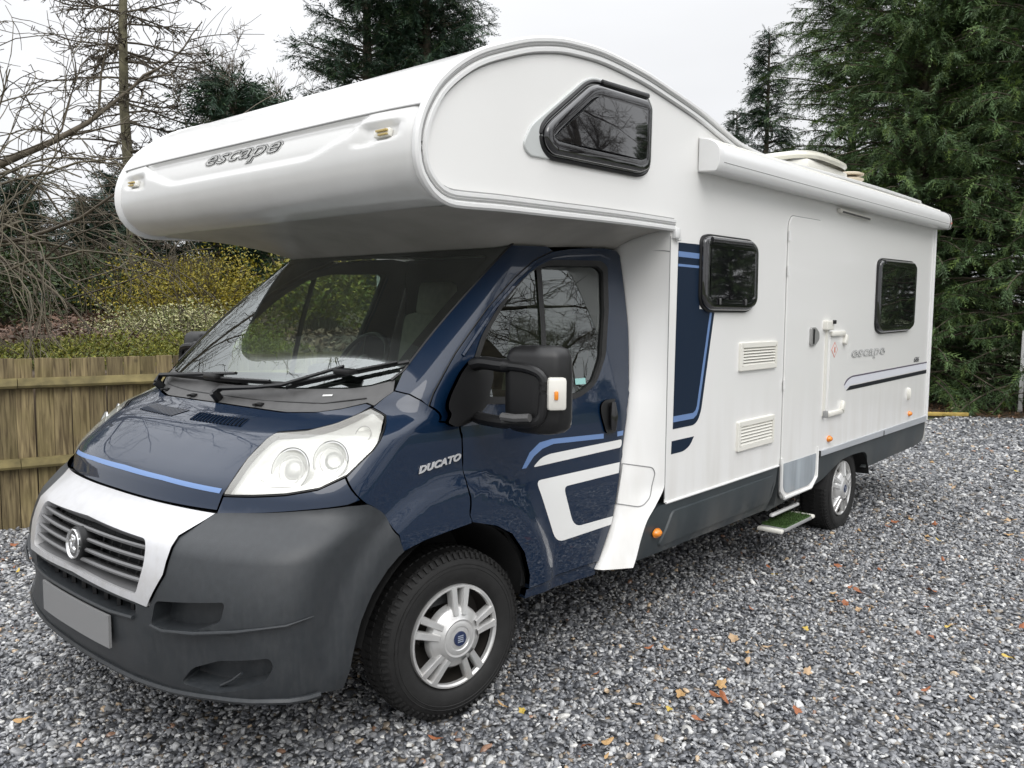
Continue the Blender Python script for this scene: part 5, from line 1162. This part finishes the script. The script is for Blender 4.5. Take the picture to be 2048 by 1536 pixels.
def conifer(name, label, base, H, rad, seed, nb=260, z0=.3, per=16, size=.5, droop=.07, m=None, group=None, trunk=.16, bark=None, share=None, rot=0., sc=1., **k):
    root = thing(name, label, 'tree', base, group); root.rotation_euler = (0, 0, rot); root.scale = (sc, sc, sc)
    if share:
        for ch in share.children: o = bpy.data.objects.new(ch.name.split('.')[0], ch.data); COL.objects.link(o); o.parent = root
        return root
    vb, fb, v, f, tn = conifer_mesh(seed, H, rad, nb, z0, per, size, droop, **k)
    T = np.linspace(-.3, H, 8); P = np.stack([.04*np.sin(T*.7), .04*np.cos(T*.5), T], 1)[None]; vt, ft = tubes(P, np.linspace(trunk, .02, 8)[None], 8)
    fast_mesh('trunk', *join([(vt, ft), (vb, fb)]), bark or BARKD, root, True); fast_mesh('crown', v, f, m or NEED, root, False, tn)
    return root
def leaf_cloud(C, rad, n, size, cols, r, flat=.5, shell=.45, up=0.):
    """n leaf blades through an uneven ellipsoid"""
    d = r.normal(size=(n, 3)); d /= np.linalg.norm(d, axis=1)[:, None]; k = r.uniform(shell, 1, (n, 1))**.7
    lump = 1+.22*np.sin(d[:, :1]*5+C[0])+.18*np.sin(d[:, 1:2]*7+2)+.14*np.sin(d[:, 2:]*9+1); P = np.array(C)+d*k*lump*np.array(rad)
    P = P[P[:, 2] > C[2]-rad[2]*.9]; n = len(P)
    a = r.normal(size=(n, 3)); a[:, 2] = a[:, 2]*flat+up; a /= np.linalg.norm(a, axis=1)[:, None]; b = np.cross(a, r.normal(size=(n, 3))); b /= np.linalg.norm(b, axis=1)[:, None]
    s = size*r.uniform(.6, 1.3, (n, 1)); V = np.stack([P-a*s, P+b*s*.38, P+a*s, P-b*s*.38], 1).reshape(-1, 3); F = np.arange(n*4).reshape(n, 4)
    c = np.array(cols)[r.integers(0, len(cols), n)]*r.uniform(.7, 1.3, (n, 1)); return V, F, np.repeat(c, 4, 0)
def bush(name, label, C, rad, n, size, cols, seed, stems=40, m=None, group=None, up=0., bark=None, cat='shrub', shell=.45):
    r = np.random.default_rng(seed); z0 = C[2]-rad[2]; root = thing(name, label, cat, (C[0], C[1], z0), group)
    v, f, c = leaf_cloud((0, 0, rad[2]), rad, n, size, cols, r, .5, shell, up); fast_mesh('foliage', v, f, m or SHRUB, root, False, c)
    a = r.uniform(0, 6.283, stems); t = r.uniform(.1, .9, stems); S = np.stack([np.cos(a)*.12*rad[0], np.sin(a)*.12*rad[1], 0*a-.1], 1); E_ = np.stack([np.cos(a)*t*rad[0]*.95, np.sin(a)*t*rad[1]*.95, rad[2]*(1.15+.75*np.sqrt(1-t*t))], 1)
    D = E_-S; L = np.linalg.norm(D, axis=1); D /= L[:, None]; D[:, 2] += .3; B = grow(S, D/np.linalg.norm(D, axis=1)[:, None], L*1.02, 6, r, .08, -.02); v, f = tubes(B, np.linspace(.012, .004, 6)[None].repeat(stems, 0), 3)
    fast_mesh('stems', v, f, bark or BARKP, root, False); return root

# ---- evergreen screen on the right
ev = conifer('evergreen_tree', 'tall dense evergreen with drooping fronds just right of the motorhome rear', (16.0, 1.30, 0), 11.5, 2.6, 3, nb=800, z0=.1, per=46, size=.26, droop=.075, shape=.55)
ev2 = conifer('evergreen_tree', 'tall evergreen with bare twigs and sky gaps behind the white post', (16.0, -.75, 0), 12.5, 2.5, 4, nb=480, z0=.1, per=46, size=.26, droop=.08, shape=.5)
conifer('evergreen_tree', 'tall evergreen at the right edge partly outside the picture', (16.2, -2.9, 0), 1, 1, 0, share=ev, rot=2.1, sc=1.02)
conifer('evergreen_tree', 'dark evergreen whose top spreads above the motorhome roof light', (17.8, 3.2, 0), 1, 1, 0, share=ev2, rot=4.0, sc=.98)
conifer('evergreen_tree', 'lower evergreen in the row behind the evergreen screen', (18.2, 1.0, 0), 1, 1, 0, share=ev, rot=1.2, sc=.9)
ev3 = conifer('evergreen_tree', 'smaller pointed evergreen with nodding tip left of the evergreen screen', (20.6, 6.5, 0), 9.2, 1.9, 8, nb=300, z0=.2, per=30, size=.3, droop=.09, shape=.95, m=NEEDD)
conifer('evergreen_tree', 'short evergreen half hidden behind the motorhome roof slope', (22.3, 8.2, 0), 1, 1, 0, share=ev3, rot=1., sc=.84)
# fallen fronds and litter along the edge of the gravel
r = np.random.default_rng(21); n = 2600; P_ = np.stack([14.3+r.uniform(-.5, 1.2, n), -.3+r.uniform(-3.5, 2.2, n), r.uniform(0, .05, n)], 1); P_[:, 0] += -.45*(P_[:, 1]+.3)*.5
a = r.normal(size=(n, 3))*[1, 1, .25]; a /= np.linalg.norm(a, axis=1)[:, None]; b = np.cross(a, [0, 0, 1]); s = r.uniform(.02, .07, (n, 1)); V = np.stack([P_-a*s, P_+b*s*.4, P_+a*s, P_-b*s*.4], 1).reshape(-1, 3)
tag(fast_mesh('leaf_litter', V, np.arange(4*n).reshape(n, 4), leafm('litter', (.16, .09, .05)), None, False, np.repeat(r.uniform(.4, 1.5, (n, 1))*np.array([[1, 1, 1]]), 4, 0)), 'brown leaf litter along the gravel edge', kind='stuff')
tag(MB().add([(13.25, .45, .006), (13.95, -.42, .006), (14.4, -1.4, .006), (16, -5, .006), (24, -5, .006), (24, 10, .006), (13.0, 4, .006)], [tuple(range(7))]).obj('soil_border', earth), kind='structure')
tag(MB().box((13.55, .16, .045), (.06, .85, .06), rot=Matrix.Rotation(R(38), 3, 'Z'), bev=.006).obj('timber_edging', mat('yellow_timber', (.50, .36, .10), .6, noise=(9, .2))), 'yellow timber length lying at the gravel edge', 'timber')
tag(MB().tube([(14.45, .22, .05), (14.5, .10, .11), (14.52, -.03, .19)], [.02, .018, .014], 6).obj('fallen_stick', mat('peeled_wood', (.42, .36, .24), .7)), 'pale peeled stick leaning at the foot of the evergreens', 'stick')
tag(MB().box((15.2, -.70, .70), (.07, .07, 1.46), bev=.008).obj('marker_post', mat('white_post_paint', (.74, .74, .72), .5, noise=(5, .08))), 'thin white post standing before the evergreens', 'post')

# ---- trees behind the roof, centre and left
sp = conifer('fir_tree', 'leftmost dark fir above the luton with upturned branch tips', (16.5, 18.4, 0), 19, 2.7, 12, nb=480, z0=5.5, per=30, size=.42, droop=-.015, shape=.75, m=NEEDD, trunk=.28, hang=.22)
sp2 = conifer('fir_tree', 'broad dark fir with several sky gaps above the luton', (17.6, 17.6, 0), 20, 2.1, 13, nb=270, z0=6.3, per=30, size=.42, droop=.02, shape=.5, m=NEEDD, trunk=.26)
conifer('fir_tree', 'fir with bare lower trunk second from the right above the luton', (17.6, 16.7, 0), 1, 1, 0, share=sp2, rot=2.2, sc=.97)
conifer('fir_tree', 'rightmost thin fir beside the top of the luton', (18.2, 16.7, 0), 1, 1, 0, share=sp2, rot=4.4, sc=.9)
lar = thing('larch_tree', 'bare larch with straight mossy trunk at the left', 'tree', (6.16, 13.09, 1.2))
r = np.random.default_rng(31); H = 12.; nbz = 190; h = r.uniform(1.0, H-.2, nbz); az = r.uniform(0, 6.283, nbz); q = h/H; L = (.35+2.1*(1-q)**.7)*r.uniform(.6, 1.05, nbz)
D = np.stack([np.cos(az), np.sin(az), .05+0*h], 1); B = grow(np.stack([0*h, 0*h, h], 1), D/np.linalg.norm(D, axis=1)[:, None], L, 8, r, .06, -.045+.0)
B[:, -3:, 2] += np.array([.02, .06, .12])*L[:, None]
S, T, p = kids(B, 13, r, .5, -.12, .15); C_ = grow(S, T, L[p]*r.uniform(.12, .32, len(S))+.06, 4, r, .12, -.03); S2, T2, p2 = kids(C_, 3, r, .7, 0, .2); E_ = grow(S2, T2, r.uniform(.05, .16, len(S2)), 3, r, .1, 0)
Tt = np.linspace(-.3, H, 9); vt, ft = tubes(np.stack([.05*np.sin(Tt), 0*Tt, Tt], 1)[None], np.linspace(.125, .03, 9)[None], 9); fast_mesh('trunk', vt, ft, BARKL, lar, True)
fast_mesh('branches', *join([tubes(B, np.linspace(.022, .007, 8)[None].repeat(nbz, 0), 4), tubes(C_, np.linspace(.010, .006, 4)[None].repeat(len(C_), 0), 3), tubes(E_, np.linspace(.010, .006, 3)[None].repeat(len(E_), 0), 3)]), BARKD, lar, False)
bare_tree('bare_tree', 'large bare tree reaching in from the left edge with long arching limbs', (1.3, 10.6, 1.2), 9.0, 41, BARKD, .20, (.25, -.05, 1), .18, 10, .11, .05, .62, -.012, scale_len=.62)
# weeping shrub: pale hanging twigs
wp_ = thing('weeping_tree', 'weeping bare tree with pale hanging twigs above the fence', 'tree', (1.30, 6.0, 1.2)); r = np.random.default_rng(51)
Tr = grow(np.zeros((3, 3)), np.array([[.2, .1, 1], [-.3, .1, 1], [.0, -.2, 1.]]), np.array([1.9, 1.7, 1.5]), 7, r, .08, 0)
S, D, p = kids(Tr, 8, r, .7, .25, .35); A = grow(S, D+np.array([.35, .0, .1]), r.uniform(1.2, 2.6, len(S)), 9, r, .17, -.10); S, D, p = kids(A, 5, r, .4, -.15, .25); Bq = grow(S, D, r.uniform(.6, 2.0, len(S)), 9, r, .17, -.18); S, D, p = kids(Bq, 3, r, .35, -.1, .2); Cq = grow(S, D, r.uniform(.2, .7, len(S)), 6, r, .18, -.10)
fast_mesh('trunk', *tubes(Tr, np.linspace(.06, .03, 7)[None].repeat(3, 0), 7), BARKP, wp_, True)
fast_mesh('branches', *join([tubes(A, np.linspace(.016, .006, 9)[None].repeat(len(A), 0), 4), tubes(Bq, np.linspace(.007, .0035, 9)[None].repeat(len(Bq), 0), 3), tubes(Cq, np.linspace(.005, .003, 6)[None].repeat(len(Cq), 0), 3)]), BARKP, wp_, False)
# far bare crowns
bare_tree('bare_tree', 'far round bare tree above the left end of the luton', (19.5, 33.5, 0), 13.0, 61, BARK, .3, (0, 0, 1), .3, 14, .10, .3, 1.2, 0, scale_len=.40, twig=.014)
bare_tree('bare_tree', 'far bare tree just right of the round bare tree', (22.5, 33.0, 0), 12.2, 62, BARK, .3, (0, 0, 1), .3, 14, .10, .3, 1.2, 0, scale_len=.40, twig=.014)
# dark evergreens low on the left
de = conifer('evergreen_tree', 'dark bushy evergreen showing below the left end of the luton', (7.9, 12.2, 1.2), 5.0, 1.9, 71, nb=300, z0=.1, per=15, size=.42, droop=.06, shape=.5, m=NEEDD, trunk=.1)
for (x, y, s, ro, lb) in ((9.9, 13.4, 1.05, 1., 'dark evergreen right of the bushy one under the luton'), (11.6, 13.0, 1.0, 2.6, 'dark evergreen seen through the cab beyond the windscreen'), (6.9, 16.6, .62, 3.3, 'evergreen rising beside the mossy larch trunk'), (4.9, 15.2, .64, 4.4, 'dark evergreen behind the larch trunk'), (2.9, 13.6, .62, 5.2, 'dark evergreen deep behind the tangled bare trees'), (1.2, 12.0, .58, .6, 'dark evergreen at the left edge beyond the weeping tree'), (9.0, 19.5, 1.02, 2., 'evergreen top showing just above the luton left end'), (13.4, 12.2, 1.1, 3.6, 'dark evergreen hidden mostly behind the motorhome cab')):
    conifer('evergreen_tree', lb, (x, y, 1.0 if y < 19 else 0), 1, 1, 0, share=de, rot=ro, sc=s)
# shrubs behind the fence
bush('forsythia_shrub', 'mustard yellow shrub beyond the fence below the luton', (4.35, 7.4, 1.84), (1.15, .9, .62), 17000, .021, [(2.5, 1.70, .42), (2.8, 1.85, .45), (1.6, 1.25, .45), (2.0, 1.45, .4)], 81, 120, up=.5, shell=.25)
bush('forsythia_shrub', 'olive yellow shrub seen through the cab side window', (6.3, 7.2, 1.95), (1.1, 1., .7), 6500, .040, [(1.5, 1.2, .3), (1.1, 1.1, .4), (1.9, 1.3, .3)], 82, 90, up=.5, shell=.25)
bush('cream_shrub', 'low cream flowering shrub between the fence and the yellow shrub', (3.35, 6.0, 1.45), (.85, .6, .30), 9000, .018, [(4.6, 3.7, 6.), (5.2, 4.2, 7.), (2.0, 1.9, 2.4), (1.6, 1.6, 1.2)], 83, 60, shell=.3)
bush('heather_mound', 'dull green heather mound along the fence top', (1.75, 4.85, 1.22), (1.5, .7, .20), 20000, .017, [(1.5, 1.25, .6), (1.2, 1.1, .5), (1.9, 1.5, .7), (.9, .95, .5)], 84, 60, up=.9, shell=.2)
bush('heather_mound', 'brighter green heather mound beside the far mirror', (3.15, 4.75, 1.26), (1.15, .6, .22), 16000, .017, [(1.6, 1.4, .55), (1.3, 1.2, .5), (2.0, 1.65, .6)], 85, 60, up=.9, shell=.2)
for k, (x, y, z, a_, h_, lb) in enumerate(((.9, 9.0, 1.9, .9, .6, 'dark low shrub at the left edge behind the weeping tree'), (2.6, 9.4, 1.95, 1.0, .65, 'dark low shrub behind the russet leaves on the bank'), (4.3, 10.4, 2.0, 1.1, .7, 'dark shrub left of the mustard yellow shrub'))):
    bush('dark_shrub', lb, (x, y, z), (a_, .7, h_), 5200, .04, [(.30, .42, .35), (.22, .34, .26), (.45, .55, .35)], 870+k, 50, shell=.3)
bush('leafy_shrub', 'bright green leafy shrub at the left edge above the fence', (.65, 5.3, 1.45), (.45, .5, .36), 2600, .045, [(1.0, 1.5, .35), (1.6, 1.7, .4), (.7, 1.1, .4)], 86, 40, shell=.3)
r = np.random.default_rng(91); n = 15000; P_ = []
for k in range(n):
    t = r.uniform(-2.6, 5.0); nn_ = r.uniform(1.6, 9.0); q = fpt(t, nn_); P_.append((q[0], q[1], hz(t, nn_)+r.uniform(.0, .10)))
P_ = np.array(P_); a = r.normal(size=(n, 3))*[1, 1, .5]; a /= np.linalg.norm(a, axis=1)[:, None]; b = np.cross(a, r.normal(size=(n, 3))*.4+[0, 0, 1]); b /= np.linalg.norm(b, axis=1)[:, None]; s = r.uniform(.025, .06, (n, 1)); V = np.stack([P_-a*s, P_+b*s*.5, P_+a*s, P_-b*s*.5], 1).reshape(-1, 3)
tag(fast_mesh('fallen_leaves', V, np.arange(4*n).reshape(n, 4), leafm('russet_leaves', (.115, .068, .045)), None, False, np.repeat(r.uniform(.5, 1.7, (n, 1))*np.array([[1, 1, 1]]), 4, 0)), 'reddish brown leaves covering the bank', kind='stuff')

# ---- trees behind the camera, seen in the paint and the glass
bare_tree('bare_tree', 'spreading bare oak on the far side of the drive', (10.2, -8.6, 0), 9.0, 101, BARKD, .26, (0, 0, 1), .2, 11, .15, .15, .8, 0, scale_len=.55, twig=.010)
bare_tree('bare_tree', 'second bare tree on the far side of the drive', (2.0, -14.0, 0), 10., 102, BARK, .3, (0, 0, 1), .25, 10, .13, .2, .8, 0, scale_len=.6, twig=.010)
bare_tree('bare_tree', 'wide bare tree far across the drive', (24.0, -19.0, 0), 9., 104, BARKD, .3, (0, 0, 1), .12, 14, .15, .05, .9, 0, scale_len=.6, twig=.014)
conifer('evergreen_tree', 'small evergreen across the drive beside the bare oak', (20.0, -13.2, 0), 1, 1, 0, share=ev, rot=1.5, sc=.30)
conifer('evergreen_tree', 'low evergreen beyond the small evergreen across the drive', (30.0, -18.2, 0), 1, 1, 0, share=ev2, rot=1.5, sc=.34)
conifer('evergreen_tree', 'evergreen far away across the drive', (33.0, -23.5, 0), 1, 1, 0, share=ev, rot=.5, sc=.42)
conifer('evergreen_tree', 'evergreen on the far side of the drive', (18.0, -8.6, 0), 1, 1, 0, share=ev, rot=.5, sc=.62)
conifer('evergreen_tree', 'taller evergreen on the far side of the drive', (23.0, -9.0, 0), 1, 1, 0, share=ev2, rot=.9, sc=.7)
conifer('evergreen_tree', 'evergreen at the end of the far hedge line', (21.0, -5.6, 0), 1, 1, 0, share=ev2, rot=2.9, sc=.75)

# ---- fallen leaves lying on the gravel
lm_ = []
for k in range(4):
    rr_ = np.random.default_rng(200+k); pts = []
    for i in range(15):
        a = i/15*6.283; rad = (.5+.5*abs(math.cos(a*2.5+.3)))*rr_.uniform(.8, 1.1) if k < 2 else (1-.45*abs(math.sin(a)))*rr_.uniform(.9, 1.05); pts.append((math.cos(a)*rad, math.sin(a)*rad*(.8 if k < 2 else .55), .22*math.sin(a*2+k)*rad))
    me = bpy.data.meshes.new('fallen_leaf'); me.from_pydata([(0, 0, .05)]+pts, [], [(0, i+1, (i+1) % 15+1) for i in range(15)]); lm_.append(me)
LC = [mat('leaf_tan', (.42, .26, .11), .6, noise=(20, .25)), mat('leaf_russet', (.28, .095, .035), .6, noise=(20, .25)), mat('leaf_yellow', (.50, .36, .07), .6, noise=(20, .25)), mat('leaf_buff', (.46, .32, .19), .6, noise=(20, .25))]
meshes_ = []
for me in lm_:
    for c in LC: q = me.copy(); q.materials.append(c); q.name = 'fallen_leaf'; meshes_.append((q, c.name))
for c, lb in (('leaf_tan', 'tan fallen leaf lying on the grey gravel'), ('leaf_russet', 'russet fallen leaf lying on the grey gravel'), ('leaf_yellow', 'yellow fallen leaf lying on the grey gravel'), ('leaf_buff', 'buff pink fallen leaf lying on the grey gravel')):
    own = [q for q, n_ in meshes_ if n_ == c]
    for k in range({'leaf_tan': 50, 'leaf_russet': 56, 'leaf_yellow': 18, 'leaf_buff': 36}[c]):
        while True:
            rad = random.uniform(2.9, 10.5); a = R(random.uniform(6, 74)); x, y = -1.3727+rad*math.cos(a), -3.2526+rad*math.sin(a)
            if not (-.1 < x < 7.4 and -1.0 < y < 1.3) and (np.array([x, y])-F0)@FN < -.2: break
        o = bpy.data.objects.new('fallen_leaf', random.choice(own)); COL.objects.link(o); s = random.uniform(.018, .042)
        o.location = (x, y, .022); o.scale = (s, s, s); o.rotation_euler = (random.uniform(-.5, .5), random.uniform(-.5, .5), random.uniform(0, 6.28)); tag(o, lb, 'leaf', lb.split(' lying')[0].replace('leaf', 'leaves')+' on the gravel')
